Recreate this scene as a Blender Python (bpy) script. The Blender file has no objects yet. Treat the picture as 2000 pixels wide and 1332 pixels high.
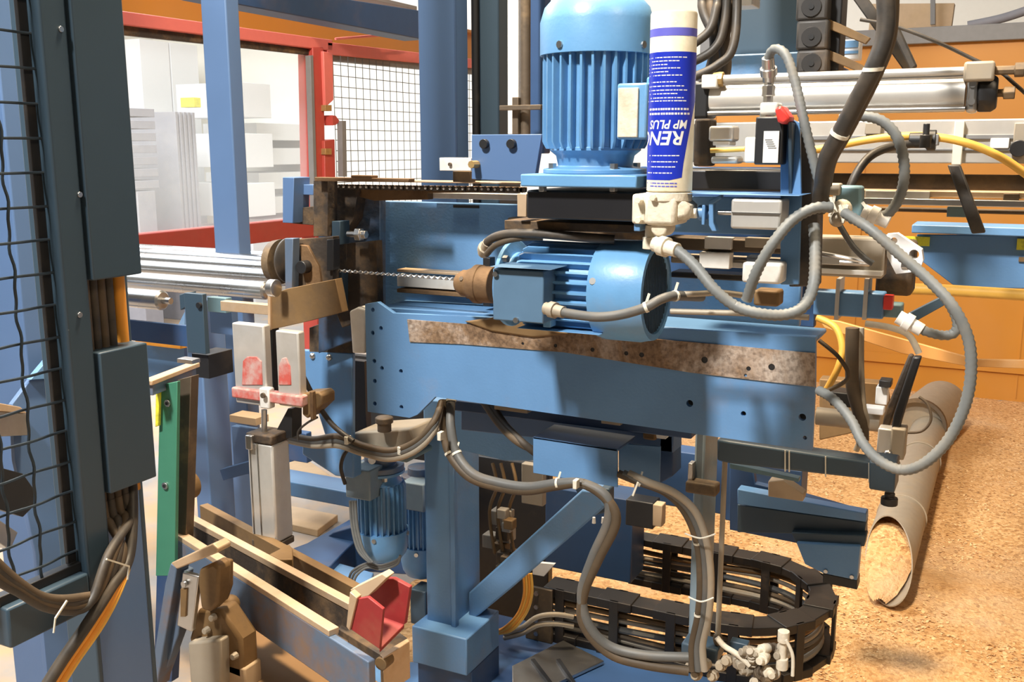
import bpy, bmesh, math, random
from mathutils import Vector, Matrix
random.seed(7)
S = bpy.context.scene
COL = S.collection
PI = math.pi
# ---------------------------------------------------------------- camera
CAMLOC = Vector((0, 0, 1.5))
FPX, YAW, PITCH, ROLL = 1940.0, math.radians(26.64), math.radians(10.94), math.radians(-0.09)
FW = Vector((-math.sin(YAW)*math.cos(PITCH), math.cos(YAW)*math.cos(PITCH), -math.sin(PITCH)))
RT = Vector((math.cos(YAW), math.sin(YAW), 0)); UP = RT.cross(FW)
RT, UP = RT*math.cos(ROLL)+UP*math.sin(ROLL), UP*math.cos(ROLL)-RT*math.sin(ROLL)
cd = bpy.data.cameras.new('camera'); cam = bpy.data.objects.new('camera', cd); COL.objects.link(cam)
cd.sensor_width = 36; cd.lens = 36*FPX/2000; cd.clip_start = .05; cd.clip_end = 100
m = Matrix((RT, UP, -FW)).transposed().to_4x4(); m.translation = CAMLOC
cam.matrix_world = m
S.camera = cam
# ---------------------------------------------------------------- light
S.view_settings.view_transform = 'Standard'; S.view_settings.look = 'None'
S.view_settings.gamma = 1; S.view_settings.use_curve_mapping = False
S.view_settings.exposure = 0.0
W = bpy.data.worlds.new('world'); S.world = W; W.use_nodes = True
W.node_tree.nodes['Background'].inputs[0].default_value = (1.0, .93, .84, 1)
W.node_tree.nodes['Background'].inputs[1].default_value = .1
def area(name, loc, aim, size, power, col, sy=None):
    l = bpy.data.lights.new(name, 'AREA'); l.energy = power; l.color = col; l.size = size
    if sy: l.shape = 'RECTANGLE'; l.size_y = sy
    o = bpy.data.objects.new(name, l); COL.objects.link(o); o.location = loc
    o.rotation_euler = (Vector(aim)-Vector(loc)).to_track_quat('-Z', 'Y').to_euler(); return o
area('hall_lamp_main', (-1.1, -.9, 3.9), (-.7, 1.4, 1.1), .3, 250, (1, .97, .92))
area('hall_lamp_floor', (-.75, 1.5, 3.7), (.35, 2.5, 0), .3, 190, (1, .8, .56))
area('hall_lamp_right', (1.6, .4, 3.4), (-.4, 1.4, .8), .6, 36, (1, .8, .56))
area('daylight_left', (-5.2, 3.6, 4.2), (-5.6, 4.4, .8), 3.5, 580, (.93, .96, 1))
area('daylight_side', (-3.6, 1.2, 3.4), (-1.4, 2.2, .6), 1.6, 35, (.85, .93, 1))  # cool area light from the left, aimed at the columns
# ---------------------------------------------------------------- pixel to world
def ray(px, py): return FW*FPX + RT*(px-1000) - UP*(py-666)
def aY(px, py, v): r = ray(px, py); return CAMLOC + r*(v/r.y)
def aX(px, py, u): r = ray(px, py); return CAMLOC + r*(u/r.x)
def aZ(px, py, w): r = ray(px, py); return CAMLOC + r*((w-CAMLOC.z)/r.z)
# ---------------------------------------------------------------- materials
MATS = {}
def nt(name):
    m = bpy.data.materials.new(name); m.use_nodes = True
    return m, m.node_tree, m.node_tree.nodes['Principled BSDF']
def mat(name, col, rough=.5, metal=0., dirt=None, dscale=6., damt=.35, bump=0., bscale=60., var=.12, spec=.5, coat=0., thr=.5):
    """paint, metal or rubber: colour with slight mottling, patches of dirt, fine bump"""
    m, t, b = nt(name); N, L = t.nodes, t.links
    tc = N.new('ShaderNodeTexCoord')
    n1 = N.new('ShaderNodeTexNoise'); n1.inputs['Scale'].default_value = dscale; n1.inputs['Detail'].default_value = 6
    n1.inputs['Roughness'].default_value = .65
    L.new(tc.outputs['Object'], n1.inputs['Vector'])
    n2 = N.new('ShaderNodeTexNoise'); n2.inputs['Scale'].default_value = dscale*5.3; n2.inputs['Detail'].default_value = 4
    L.new(tc.outputs['Object'], n2.inputs['Vector'])
    mx = N.new('ShaderNodeMix'); mx.data_type = 'RGBA'
    mx.inputs['A'].default_value = tuple(c*(1-var) for c in col)+(1,)
    mx.inputs['B'].default_value = tuple(min(1, c*(1+var)) for c in col)+(1,)
    L.new(n2.outputs['Fac'], mx.inputs['Factor'])
    out = mx.outputs['Result']
    if dirt:
        r = N.new('ShaderNodeValToRGB'); r.color_ramp.elements[0].position = thr; r.color_ramp.elements[1].position = thr+.22
        r.color_ramp.elements[1].color = (damt, damt, damt, 1); r.color_ramp.elements[0].color = (0, 0, 0, 1)
        L.new(n1.outputs['Fac'], r.inputs[0])
        m2 = N.new('ShaderNodeMix'); m2.data_type = 'RGBA'; m2.inputs['B'].default_value = tuple(dirt)+(1,)
        L.new(r.outputs[0], m2.inputs['Factor']); L.new(out, m2.inputs['A']); out = m2.outputs['Result']
        rr = N.new('ShaderNodeMapRange'); rr.inputs['To Min'].default_value = rough; rr.inputs['To Max'].default_value = min(1, rough+.35)
        L.new(r.outputs[0], rr.inputs['Value']); L.new(rr.outputs[0], b.inputs['Roughness'])
    else: b.inputs['Roughness'].default_value = rough
    L.new(out, b.inputs['Base Color']); b.inputs['Metallic'].default_value = metal
    b.inputs['Specular IOR Level'].default_value = spec; b.inputs['Coat Weight'].default_value = coat
    if bump:
        n3 = N.new('ShaderNodeTexNoise'); n3.inputs['Scale'].default_value = bscale; n3.inputs['Detail'].default_value = 3
        L.new(tc.outputs['Object'], n3.inputs['Vector'])
        bp = N.new('ShaderNodeBump'); bp.inputs['Strength'].default_value = bump; bp.inputs['Distance'].default_value = .002
        L.new(n3.outputs['Fac'], bp.inputs['Height']); L.new(bp.outputs[0], b.inputs['Normal'])
    MATS[name] = m; return m
DUST = (.30, .2, .11)
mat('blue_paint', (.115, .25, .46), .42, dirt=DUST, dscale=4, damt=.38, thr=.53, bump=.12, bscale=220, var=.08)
mat('box_blue_shaded', (.085, .16, .25), .45, dirt=DUST, dscale=7, damt=.2, thr=.56)  # terminal box blue, the shade on its face mixed into the colour
mat('steel_grey_blue', (.2, .27, .32), .45, dirt=DUST, dscale=9, damt=.3)
mat('roof_white', (.9, .88, .8), .8, var=.03)
mat('motor_blue', (.125, .3, .53), .38, dirt=DUST, dscale=7, damt=.25, thr=.56, bump=.1, bscale=200)
mat('column_blue', (.088, .16, .31), .4, dirt=DUST, dscale=2, damt=.15, thr=.6, var=.07)
mat('slate_blue', (.036, .064, .092), .45, dirt=DUST, dscale=3, damt=.1, thr=.6, var=.06)
mat('dirty_blue', (.035, .08, .16), .55, dirt=(.055, .036, .022), dscale=7, damt=.95, thr=.38, bump=.3, bscale=80)
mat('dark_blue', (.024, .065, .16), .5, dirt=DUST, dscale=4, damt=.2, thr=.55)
mat('teal_paint', (.05, .2, .125), .45, dirt=DUST, dscale=5, damt=.25, thr=.55)
mat('teal_grey', (.13, .22, .25), .5, dirt=DUST, dscale=9, damt=.3)
mat('orange_paint', (.52, .215, .022), .5, dirt=(.5, .24, .08), dscale=.8, damt=.35, thr=.45, var=.06)
mat('orange_cable', (.75, .3, .03), .5)
mat('yellow_cable', (.75, .42, .07), .5, var=.2)
mat('red_paint', (.48, .065, .05), .45, dirt=(.4, .12, .07), dscale=4, damt=.4, thr=.5)
mat('salmon_paint', (.72, .17, .14), .5, var=.06)
mat('red_block', (.27, .022, .022), .55, dirt=(.3, .12, .06), dscale=12, damt=.4)
mat('steel', (.55, .54, .52), .32, 1., dirt=(.25, .17, .1), dscale=9, damt=.35, thr=.55)
mat('roller_steel', (.5, .51, .52), .25, .9, dirt=(.5, .45, .38), dscale=5, damt=.35, thr=.5)
mat('aluminium', (.6, .58, .54), .36, .5, dirt=(.4, .32, .22), dscale=6, damt=.4, thr=.5)
mat('white_metal', (.72, .7, .65), .45, .1, dirt=(.4, .3, .2), dscale=10, damt=.4)
mat('dusty_white', (.66, .6, .48), .7, dirt=(.42, .3, .17), dscale=22, damt=.6, bump=.4, bscale=160)
mat('brown_steel', (.12, .09, .062), .6, .5, dirt=(.4, .27, .14), dscale=10, damt=.7, bump=.3)
mat('dark_grime', (.045, .034, .026), .7, .2, dirt=(.2, .12, .055), dscale=13, damt=.9, thr=.46, bump=.6, bscale=90)
mat('rust', (.17, .095, .04), .75, .1, dirt=(.09, .05, .025), dscale=16, damt=.8, thr=.48, bump=.5, bscale=100)
mat('worn_steel', (.43, .36, .3), .65, .1, dirt=(.13, .07, .03), dscale=6, damt=1., thr=.42, bump=.6, bscale=260, var=.45)
mat('guard_brown', (.2, .12, .05), .6, .3, dirt=(.09, .065, .045), dscale=7, damt=.8, bump=.3)
mat('trough_steel', (.12, .17, .25), .5, .3, dirt=(.28, .15, .06), dscale=8, damt=.85, thr=.48)
mat('bare_edge', (.55, .4, .26), .5, .4, dirt=(.5, .3, .14), dscale=14, damt=.6)
mat('black_plastic', (.013, .013, .014), .45, dirt=(.12, .09, .06), dscale=12, damt=.25, thr=.55)
mat('chain_plastic', (.014, .012, .011), .5, dirt=(.09, .055, .03), dscale=14, damt=.4, thr=.54)
mat('link_grey', (.045, .04, .036), .5, dirt=DUST, dscale=12, damt=.3)
mat('black_box', (.012, .012, .014), .35, var=.2)
mat('cable_black', (.03, .026, .022), .5, dirt=(.11, .08, .05), dscale=18, damt=.5, thr=.45)
mat('cable_brown', (.075, .052, .03), .6, dirt=(.16, .1, .05), dscale=18, damt=.5, thr=.5)
mat('hose_grey', (.15, .157, .152), .55, dirt=(.27, .23, .17), dscale=14, damt=.5, thr=.5, bump=.2)
mat('hose_dark', (.10, .1, .095), .5, dirt=(.2, .15, .1), dscale=14, damt=.5, thr=.5)
mat('zip_tie', (.7, .66, .55), .5)
mat('brass', (.5, .33, .13), .45, .6, dirt=(.3, .2, .1), dscale=30, damt=.6)
mat('chain_metal', (.12, .1, .08), .45, .6, dirt=(.05, .035, .02), dscale=30, damt=.8)
mat('duct_grey', (.36, .31, .24), .6, .3, dirt=(.5, .36, .2), dscale=6, damt=.5)
mat('wood_board', (.3, .17, .07), .7, dirt=(.18, .09, .035), dscale=3, damt=.6)
mat('pale_wood', (.52, .38, .24), .75, dirt=(.5, .36, .2), dscale=5, damt=.5)
mat('amber', (.62, .3, .09), .45, dirt=(.6, .42, .25), dscale=5, damt=.5)
mat('cream', (.76, .77, .78), .8, var=.04)
mat('trim_grey', (.2, .2, .2), .6)
mat('pale_grey', (.27, .27, .3), .7, dirt=(.4, .38, .36), dscale=3, damt=.5)
mat('wall_cream', (.78, .76, .7), .9, dirt=(.6, .58, .5), dscale=.8, damt=.5, var=.05)
mat('label_blue', (.012, .03, .42), .35, var=.05)
mat('label_violet', (.12, .12, .5), .4)
mat('label_white', (.75, .74, .7), .4, var=.03)
mat('label_yellow', (.75, .72, .05), .45, dirt=(.2, .2, .03), dscale=60, damt=.6)
mat('cartridge_cream', (.72, .66, .5), .45, dirt=(.5, .36, .18), dscale=18, damt=.55, thr=.52)
mat('red_plastic', (.6, .04, .03), .4)
mat('green_paint', (.02, .35, .16), .5)
mat('mesh_wire', (.03, .045, .06), .5, .3)
mat('gate_wire', (.16, .17, .17), .5, .3)
mat('white_paint', (.72, .72, .72), .5)
mat('red_stain', (.5, .09, .07), .6, dirt=(.5, .42, .38), dscale=26, damt=.8, thr=.42)
# clear, slightly milky panel
m, t, b = nt('clear_panel'); N, L = t.nodes, t.links
tr = N.new('ShaderNodeBsdfTransparent'); mxs = N.new('ShaderNodeMixShader'); df = N.new('ShaderNodeBsdfTranslucent')
df.inputs[0].default_value = (.9, .9, .88, 1); tr.inputs[0].default_value = (.97, .98, .97, 1)
nz = N.new('ShaderNodeTexNoise'); nz.inputs['Scale'].default_value = 2.5; tcc = N.new('ShaderNodeTexCoord'); L.new(tcc.outputs['Object'], nz.inputs[0])
mr = N.new('ShaderNodeMapRange'); mr.inputs['To Min'].default_value = .06; mr.inputs['To Max'].default_value = .22; L.new(nz.outputs[0], mr.inputs[0])
L.new(mr.outputs[0], mxs.inputs[0]); L.new(tr.outputs[0], mxs.inputs[1]); L.new(df.outputs[0], mxs.inputs[2])
L.new(mxs.outputs[0], N['Material Output'].inputs[0]); MATS['clear_panel'] = m
# sawdust
m, t, b = nt('sawdust'); N, L = t.nodes, t.links
tc = N.new('ShaderNodeTexCoord'); vo = N.new('ShaderNodeTexVoronoi'); vo.inputs['Scale'].default_value = 85
L.new(tc.outputs['Object'], vo.inputs['Vector'])
cr = N.new('ShaderNodeValToRGB'); cr.color_ramp.elements[0].color = (.3, .14, .045, 1); cr.color_ramp.elements[1].color = (.86, .55, .27, 1)
cr.color_ramp.elements.new(.35).color = (.62, .34, .13, 1); cr.color_ramp.elements.new(.7).color = (.74, .44, .19, 1)
L.new(vo.outputs['Color'], cr.inputs[0])
nn = N.new('ShaderNodeTexNoise'); nn.inputs['Scale'].default_value = 1.3; nn.inputs['Detail'].default_value = 5; L.new(tc.outputs['Object'], nn.inputs[0])
c2 = N.new('ShaderNodeValToRGB'); c2.color_ramp.elements[0].position = .4; c2.color_ramp.elements[1].position = .65
c2.color_ramp.elements[0].color = (0, 0, 0, 1); c2.color_ramp.elements[1].color = (.55, .55, .55, 1)
L.new(nn.outputs[0], c2.inputs[0])
mx = N.new('ShaderNodeMix'); mx.data_type = 'RGBA'; mx.inputs['B'].default_value = (.5, .25, .08, 1)
L.new(c2.outputs[0], mx.inputs['Factor']); L.new(cr.outputs[0], mx.inputs['A']); n4 = N.new('ShaderNodeTexNoise'); n4.inputs['Scale'].default_value = .8; n4.inputs['Detail'].default_value = 6; n4.inputs['Roughness'].default_value = .7; L.new(tc.outputs['Object'], n4.inputs[0])
c4 = N.new('ShaderNodeValToRGB'); c4.color_ramp.elements[0].position = .52; c4.color_ramp.elements[1].position = .68; c4.color_ramp.elements[1].color = (.6, .6, .6, 1); L.new(n4.outputs[0], c4.inputs[0])
m4 = N.new('ShaderNodeMix'); m4.data_type = 'RGBA'; m4.inputs['B'].default_value = (.68, .5, .32, 1); L.new(c4.outputs[0], m4.inputs['Factor']); L.new(mx.outputs['Result'], m4.inputs['A'])
L.new(m4.outputs['Result'], b.inputs['Base Color'])
b.inputs['Roughness'].default_value = .9
n3 = N.new('ShaderNodeTexNoise'); n3.inputs['Scale'].default_value = 90; n3.inputs['Detail'].default_value = 4; L.new(tc.outputs['Object'], n3.inputs[0])
bp = N.new('ShaderNodeBump'); bp.inputs['Strength'].default_value = .8; bp.inputs['Distance'].default_value = .01
L.new(n3.outputs[0], bp.inputs['Height']); L.new(bp.outputs[0], b.inputs['Normal']); MATS['sawdust'] = m
# machined strip: bare metal, brown residue and dark spots
m, t, b = nt('worn_strip'); N, L = t.nodes, t.links
tc = N.new('ShaderNodeTexCoord'); n1 = N.new('ShaderNodeTexNoise'); n1.inputs['Scale'].default_value = 5; n1.inputs['Detail'].default_value = 9
n1.inputs['Roughness'].default_value = .72; n1.inputs['Distortion'].default_value = .6; L.new(tc.outputs['Object'], n1.inputs[0])
cr = N.new('ShaderNodeValToRGB'); e = cr.color_ramp.elements; e[0].position = .36; e[0].color = (.09, .05, .026, 1); e[1].position = .66; e[1].color = (.62, .56, .5, 1)
e.new(.47).color = (.25, .155, .085, 1); e.new(.56).color = (.4, .31, .24, 1); L.new(n1.outputs[0], cr.inputs[0])
n2 = N.new('ShaderNodeTexNoise'); n2.inputs['Scale'].default_value = 170; n2.inputs['Detail'].default_value = 3; L.new(tc.outputs['Object'], n2.inputs[0])
c2 = N.new('ShaderNodeValToRGB'); c2.color_ramp.elements[0].position = .3; c2.color_ramp.elements[0].color = (.45, .42, .4, 1); c2.color_ramp.elements[1].position = .6; L.new(n2.outputs[0], c2.inputs[0])
mx = N.new('ShaderNodeMix'); mx.data_type = 'RGBA'; mx.blend_type = 'MULTIPLY'; mx.inputs['Factor'].default_value = .9
L.new(cr.outputs[0], mx.inputs['A']); L.new(c2.outputs[0], mx.inputs['B']); L.new(mx.outputs['Result'], b.inputs['Base Color'])
b.inputs['Roughness'].default_value = .7; bp = N.new('ShaderNodeBump'); bp.inputs['Strength'].default_value = .4; bp.inputs['Distance'].default_value = .002
L.new(n2.outputs[0], bp.inputs['Height']); L.new(bp.outputs[0], b.inputs['Normal']); MATS['worn_strip'] = m
mat('chip', (.8, .52, .26), .85, dirt=(.45, .22, .08), dscale=9, damt=.8, thr=.45, var=.3)
mat('concrete', (.3, .28, .26), .85, dirt=(.55, .34, .16), dscale=1.6, damt=.8, thr=.42, bump=.3, bscale=40)
# ---------------------------------------------------------------- mesh builder
def spline(pts, sub=6):
    P = [Vector(p) for p in pts]
    if len(P) < 3: return P
    out = []
    for i in range(len(P)-1):
        a = P[max(i-1, 0)]; b = P[i]; c = P[i+1]; d = P[min(i+2, len(P)-1)]
        for k in range(sub):
            t = k/sub
            out.append(.5*((2*b)+(-a+c)*t+(2*a-5*b+4*c-d)*t*t+(-a+3*b-3*c+d)*t**3))
    out.append(P[-1]); return out
class MB:
    def __init__(s, tf=None): s.v = []; s.f = []; s.tf = tf
    def add(s, vs, fs):
        o = len(s.v)
        for p in vs: s.v.append(s.tf @ Vector(p) if s.tf else Vector(p))
        s.f += [tuple(i+o for i in f) for f in fs]; return s
    def box(s, x0, x1, y0, y1, z0, z1):
        x0, x1 = min(x0, x1), max(x0, x1); y0, y1 = min(y0, y1), max(y0, y1); z0, z1 = min(z0, z1), max(z0, z1)
        return s.add([(x0,y0,z0),(x1,y0,z0),(x1,y1,z0),(x0,y1,z0),(x0,y0,z1),(x1,y0,z1),(x1,y1,z1),(x0,y1,z1)],
                     [(3,2,1,0),(4,5,6,7),(0,1,5,4),(1,2,6,5),(2,3,7,6),(3,0,4,7)])
    def bY(s, px0, py0, px1, py1, v, d):
        a = aY(px0, py0, v); b = aY(px1, py1, v); return s.box(a.x, b.x, v, v+d, b.z, a.z)
    def bX(s, px0, py0, px1, py1, u, d):
        a = aX(px0, py0, u); b = aX(px1, py1, u); return s.box(u-d, u, a.y, b.y, b.z, a.z)
    def prism(s, pts, vec):
        P = [Vector(p) for p in pts]; vec = Vector(vec); n = len(P)
        nrm = Vector((0, 0, 0))
        for i in range(n): nrm += (P[i]-P[0]).cross(P[(i+1) % n]-P[0])
        if nrm.dot(vec) > 0: P.reverse()
        vs = P+[p+vec for p in P]
        fs = [tuple(range(n)), tuple(range(2*n-1, n-1, -1))]
        fs += [(i, i+n, (i+1) % n+n, (i+1) % n) for i in range(n)]
        return s.add(vs, fs)
    def pY(s, pts, v, d): return s.prism([aY(x, y, v) for x, y in pts], (0, d, 0))
    def pX(s, pts, u, d): return s.prism([aX(x, y, u) for x, y in pts], (-d, 0, 0))
    def pZ(s, pts, w, d): return s.prism([aZ(x, y, w) for x, y in pts], (0, 0, -d))
    def ring(s, c, a, b, r, n, ph=0): return [c+a*(r*math.cos(2*PI*k/n+ph))+b*(r*math.sin(2*PI*k/n+ph)) for k in range(n)]
    def lathe(s, p0, axis, prof, n=24, ph=0, cap=True):
        """prof: [(distance along the axis, radius)]"""
        p0 = Vector(p0); ax = Vector(axis).normalized(); a = ax.orthogonal().normalized()
        if abs(ax.z) < .9: a = Vector((0, 0, 1)).cross(ax).normalized()
        else: a = Vector((1, 0, 0))
        b = ax.cross(a); vs = []; fs = []
        for d, r in prof: vs += s.ring(p0+ax*d, a, b, max(r, 1e-5), n, ph)
        for j in range(len(prof)-1):
            for k in range(n): fs.append((j*n+k, j*n+(k+1) % n, (j+1)*n+(k+1) % n, (j+1)*n+k))
        if cap: fs.append(tuple(range(n-1, -1, -1))); fs.append(tuple((len(prof)-1)*n+k for k in range(n)))
        return s.add(vs, fs)
    def cyl(s, p0, p1, r, n=16, r1=None, ph=0):
        p0 = Vector(p0); p1 = Vector(p1); d = p1-p0
        return s.lathe(p0, d, [(0, r), (d.length, r if r1 is None else r1)], n, ph)
    def pipe(s, p0, p1, ro, ri, n=32):
        p0 = Vector(p0); p1 = Vector(p1); d = p1-p0; l = d.length
        return s.lathe(p0, d, [(0, ri), (0, ro), (l, ro), (l, ri), (0, ri)], n, cap=False)
    def bar(s, p0, p1, w, h, upv=(0, 0, 1)):
        """square bar between two points, w sideways, h along upv"""
        p0 = Vector(p0); p1 = Vector(p1); d = (p1-p0).normalized(); sd = d.cross(Vector(upv)).normalized(); u = sd.cross(d)
        q = [sd*(-w/2)+u*(-h/2), sd*(w/2)+u*(-h/2), sd*(w/2)+u*(h/2), sd*(-w/2)+u*(h/2)]
        return s.add([p0+k for k in q]+[p1+k for k in q], [(3,2,1,0),(4,5,6,7),(0,1,5,4),(1,2,6,5),(2,3,7,6),(3,0,4,7)][:0] or
                     [(0,1,2,3),(7,6,5,4),(0,4,5,1),(1,5,6,2),(2,6,7,3),(3,7,4,0)])
    def tube(s, pts, r, n=10, sub=6, smooth=True, rib=0.):
        P = spline(pts, sub) if smooth else [Vector(p) for p in pts]
        if rib:   # corrugated hose: resample evenly and ripple the radius
            Q = [P[0]]; acc = 0
            for i in range(1, len(P)):
                seg = P[i]-P[i-1]; L_ = seg.length; t = rib-acc
                while t <= L_: Q.append(P[i-1]+seg*(t/L_)); t += rib
                acc = (acc+L_) % rib
            P = Q
        m_ = len(P); T = []
        for i in range(m_): T.append((P[min(i+1, m_-1)]-P[max(i-1, 0)]).normalized())
        a = T[0].orthogonal().normalized(); vs = []; fs = []
        for i in range(m_):
            a = (a-T[i]*a.dot(T[i])).normalized(); b = T[i].cross(a)
            rr = r*(1.0 if not rib or i % 2 else .86)
            vs += s.ring(P[i], a, b, rr, n)
        for i in range(m_-1):
            for k in range(n): fs.append((i*n+k, i*n+(k+1) % n, (i+1)*n+(k+1) % n, (i+1)*n+k))
        fs.append(tuple(range(n-1, -1, -1))); fs.append(tuple((m_-1)*n+k for k in range(n)))
        return s.add(vs, fs)
    def ball(s, c, r, n=12, sz=1.):
        pr = [(-r*sz*math.cos(PI*k/8), r*math.sin(PI*k/8)) for k in range(9)]
        return s.lathe(Vector(c), (0, 0, 1), pr, n)
    def plate(s, pts, holes, v, d, rad=.004):
        """plate in a Y plane with round through holes; pts and holes in pixels on that plane"""
        cu = bpy.data.curves.new('tmp', 'CURVE'); cu.dimensions = '2D'; cu.fill_mode = 'BOTH'; cu.extrude = d/2
        def sp(q):
            k = cu.splines.new('POLY'); k.points.add(len(q)-1); k.use_cyclic_u = True
            for i, (x, y) in enumerate(q): k.points[i].co = (x, y, 0, 1)
        sp([(aY(x, y, v).x, aY(x, y, v).z) for x, y in pts])
        for h in holes:
            c = aY(h[0], h[1], v); r = h[2] if len(h) > 2 else rad
            sp([(c.x+r*math.cos(2*PI*k/14), c.z+r*math.sin(2*PI*k/14)) for k in range(14)])
        o = bpy.data.objects.new('tmp', cu); COL.objects.link(o)
        bpy.context.view_layer.update()
        me = o.evaluated_get(bpy.context.evaluated_depsgraph_get()).to_mesh()
        vs = [(q.co.x, v+d/2-q.co.z, q.co.y) for q in me.vertices]; fs = [tuple(p.vertices) for p in me.polygons]
        o.evaluated_get(bpy.context.evaluated_depsgraph_get()).to_mesh_clear()
        bpy.data.objects.remove(o); bpy.data.curves.remove(cu)
        return s.add(vs, fs)
    def build(s, name, mt, parent=None, bevel=.001, smooth=True):
        root = parent
        while root is not None and root.parent: root = root.parent
        if root is not None: off = Vector(root.location)
        else:
            xs = [p.x for p in s.v]; ys = [p.y for p in s.v]; zs = [p.z for p in s.v]
            off = Vector(((min(xs)+max(xs))/2, (min(ys)+max(ys))/2, min(zs)))
        me = bpy.data.meshes.new(name); me.from_pydata([p-off for p in s.v], [], s.f); me.update()
        bm = bmesh.new(); bm.from_mesh(me); bmesh.ops.recalc_face_normals(bm, faces=bm.faces); bm.to_mesh(me); bm.free()
        me.materials.append(MATS[mt] if isinstance(mt, str) else mt)
        o = bpy.data.objects.new(name, me); COL.objects.link(o)
        if parent: o.parent = parent
        else: o.location = off
        if smooth: me.shade_smooth(); me.set_sharp_from_angle(angle=.7)
        if bevel:
            md = o.modifiers.new('bevel', 'BEVEL'); md.width = bevel; md.segments = 2; md.limit_method = 'ANGLE'; md.angle_limit = .9; md.harden_normals = False
        return o
def tag(o, label, cat, group=None, kind=None):
    o['label'] = label; o['category'] = cat
    if group: o['group'] = group
    if kind: o['kind'] = kind
    return o
def struct(o): o['kind'] = 'structure'; return o
def thing(name, label, cat, loc, group=None):
    o = bpy.data.objects.new(name, None); COL.objects.link(o); o.location = loc; o.empty_display_size = .05
    return tag(o, label, cat, group)
def px3(l): return [aY(*q) for q in l]
def hose(name, label, cat, pts, r, mt, group=None, n=10, rib=0., ends=None, ties=(), sub=7):
    """hose or cable through pixel points (x, y, depth); ends: material of end fittings; ties: indices with zip ties"""
    P = px3(pts)
    if not ends and not ties:
        return tag(MB().tube(P, r, n, sub, rib=rib).build(name, mt, bevel=0), label, cat, group)
    t = thing(name, label, cat, min(P, key=lambda p: p.z), group)
    MB().tube(P, r, n, sub, rib=rib).build('sheath', mt, t, bevel=0)
    if ends:
        for i, j in ((0, 1), (-1, -2)):
            if ends[0 if i == 0 else 1] is None: continue
            d = (P[j]-P[i]).normalized()
            MB().lathe(P[i]-d*.004, d, [(0, r*1.35), (r*1.3, r*1.35), (r*1.3, r*1.75), (r*2.8, r*1.75), (r*2.8, r*1.3), (r*5, r*1.25)], 6 if r < .004 else 12).build('end_fitting', ends[0 if i == 0 else 1], t, .0004)
    for i in ties:
        d = (P[min(i+1, len(P)-1)]-P[max(i-1, 0)]).normalized()
        mb = MB().lathe(P[i]-d*.002, d, [(0, r*1.12), (.004, r*1.12)], 14)
        u = UP.copy(); mb.bar(P[i]+u*r*.8, P[i]+u*(r+.011)+RT*.004, .003, .003, RT)
        mb.build('zip_tie', 'zip_tie', t, 0)
    return t
# ================================================================ SETTING
mb = MB().box(-9, 6, -3, 12, -.1, 0); struct(mb.build('floor', 'concrete', bevel=0))
Wy = aZ(1900, 776, 0).y
zt = aY(1900, 82, Wy).z
struct(MB().box(-1.9, 5, Wy, Wy+.12, 0, zt).build('wall_back', 'orange_paint', bevel=0))
t1 = aY(1900, 50, Wy).z
struct(MB().box(-1.9, 5, Wy-.05, Wy+.2, zt, t1).build('trim_1', 'trim_grey', bevel=.004))
struct(MB().box(-9, 5, Wy+2.2, Wy+2.3, 0, 7).build('wall_rear', 'roof_white', bevel=0))
mb = MB()
for i in range(7): mb.box(-1.8+i*.95, -1.792+i*.95, Wy-.004, Wy, .02, zt)
mb.box(-1.9, 5, Wy-.02, Wy, aY(1900, 712, Wy).z-.03, aY(1900, 712, Wy).z+.03)
struct(mb.build('trim_2', 'orange_paint', bevel=0))
# hall behind the windows
struct(MB().box(-9.1, -9, -3, Wy+2.3, 0, 6).build('wall_left', 'wall_cream', bevel=0))
# purlins above the orange wall
p = aY(1800, 25, Wy+1.2)
t = thing('roof_purlin', 'pale roof purlin above the orange wall, top right', 'beam', (p.x, p.y, p.z))
MB().bar(aY(1700, 45, Wy+1.2), aY(1860, 45, Wy+1.2), .1, .25).build('purlin_body', 'pale_wood', t)
MB().bar(aY(1822, 48, Wy+1.1), aY(1822, -20, Wy+1.1), .03, .03, (0, 1, 0)).build('hanger_rod', 'trim_grey', t)
tag(MB().tube([aY(1890, 50, Wy+1.), aY(1960, 35, Wy+1.), aY(2040, 8, Wy+1.)], .03, 10).build('air_duct_pipe', 'pale_grey', bevel=0),
    'thin pale pipe rising above the grey top edge of the orange wall', 'pipe')
# ---------------------------------------------------------------- window wall (X plane)
UX = -3.0
def winrail(name, pts, d, mt, kind=True, u=UX):
    return MB().pX(pts, u, d).build(name, mt, bevel=.003)
t = thing('window_screen', 'red framed clear panel screen beside the roller conveyor', 'screen', (UX, aX(400, 300, UX).y, 0))
MB().pX([(-60, -20), (650, 78), (650, 100), (-60, 10)], UX, .08).build('top_rail', 'salmon_paint', t, .004)
MB().pX([(-60, 10), (632, 100), (632, 110), (-60, 35)], UX-.02, .03).build('seal', 'dark_grime', t, .002)
MB().pX([(-60, 491), (640, 422), (640, 458), (-60, 545)], UX, .08).build('bottom_rail', 'red_paint', t, .004)
MB().pX([(611, 92), (632, 92), (641, 700), (622, 700)], UX+.004, .09).build('corner_post', 'red_paint', t, .004)
MB().pX([(606, 108), (612, 108), (622, 440), (616, 440)], UX+.01, .03).build('edge_strip', 'trim_grey', t, .002)
MB().pX([(-60, 22), (610, 104), (620, 430), (-60, 500)], UX-.04, .006).build('clear_pane', 'clear_panel', t, 0)
for y in (205, 290):
    MB().pX([(636, y), (648, y), (648, y+12), (636, y+12)], UX+.03, .03).build('hinge', 'brass', t)
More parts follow.
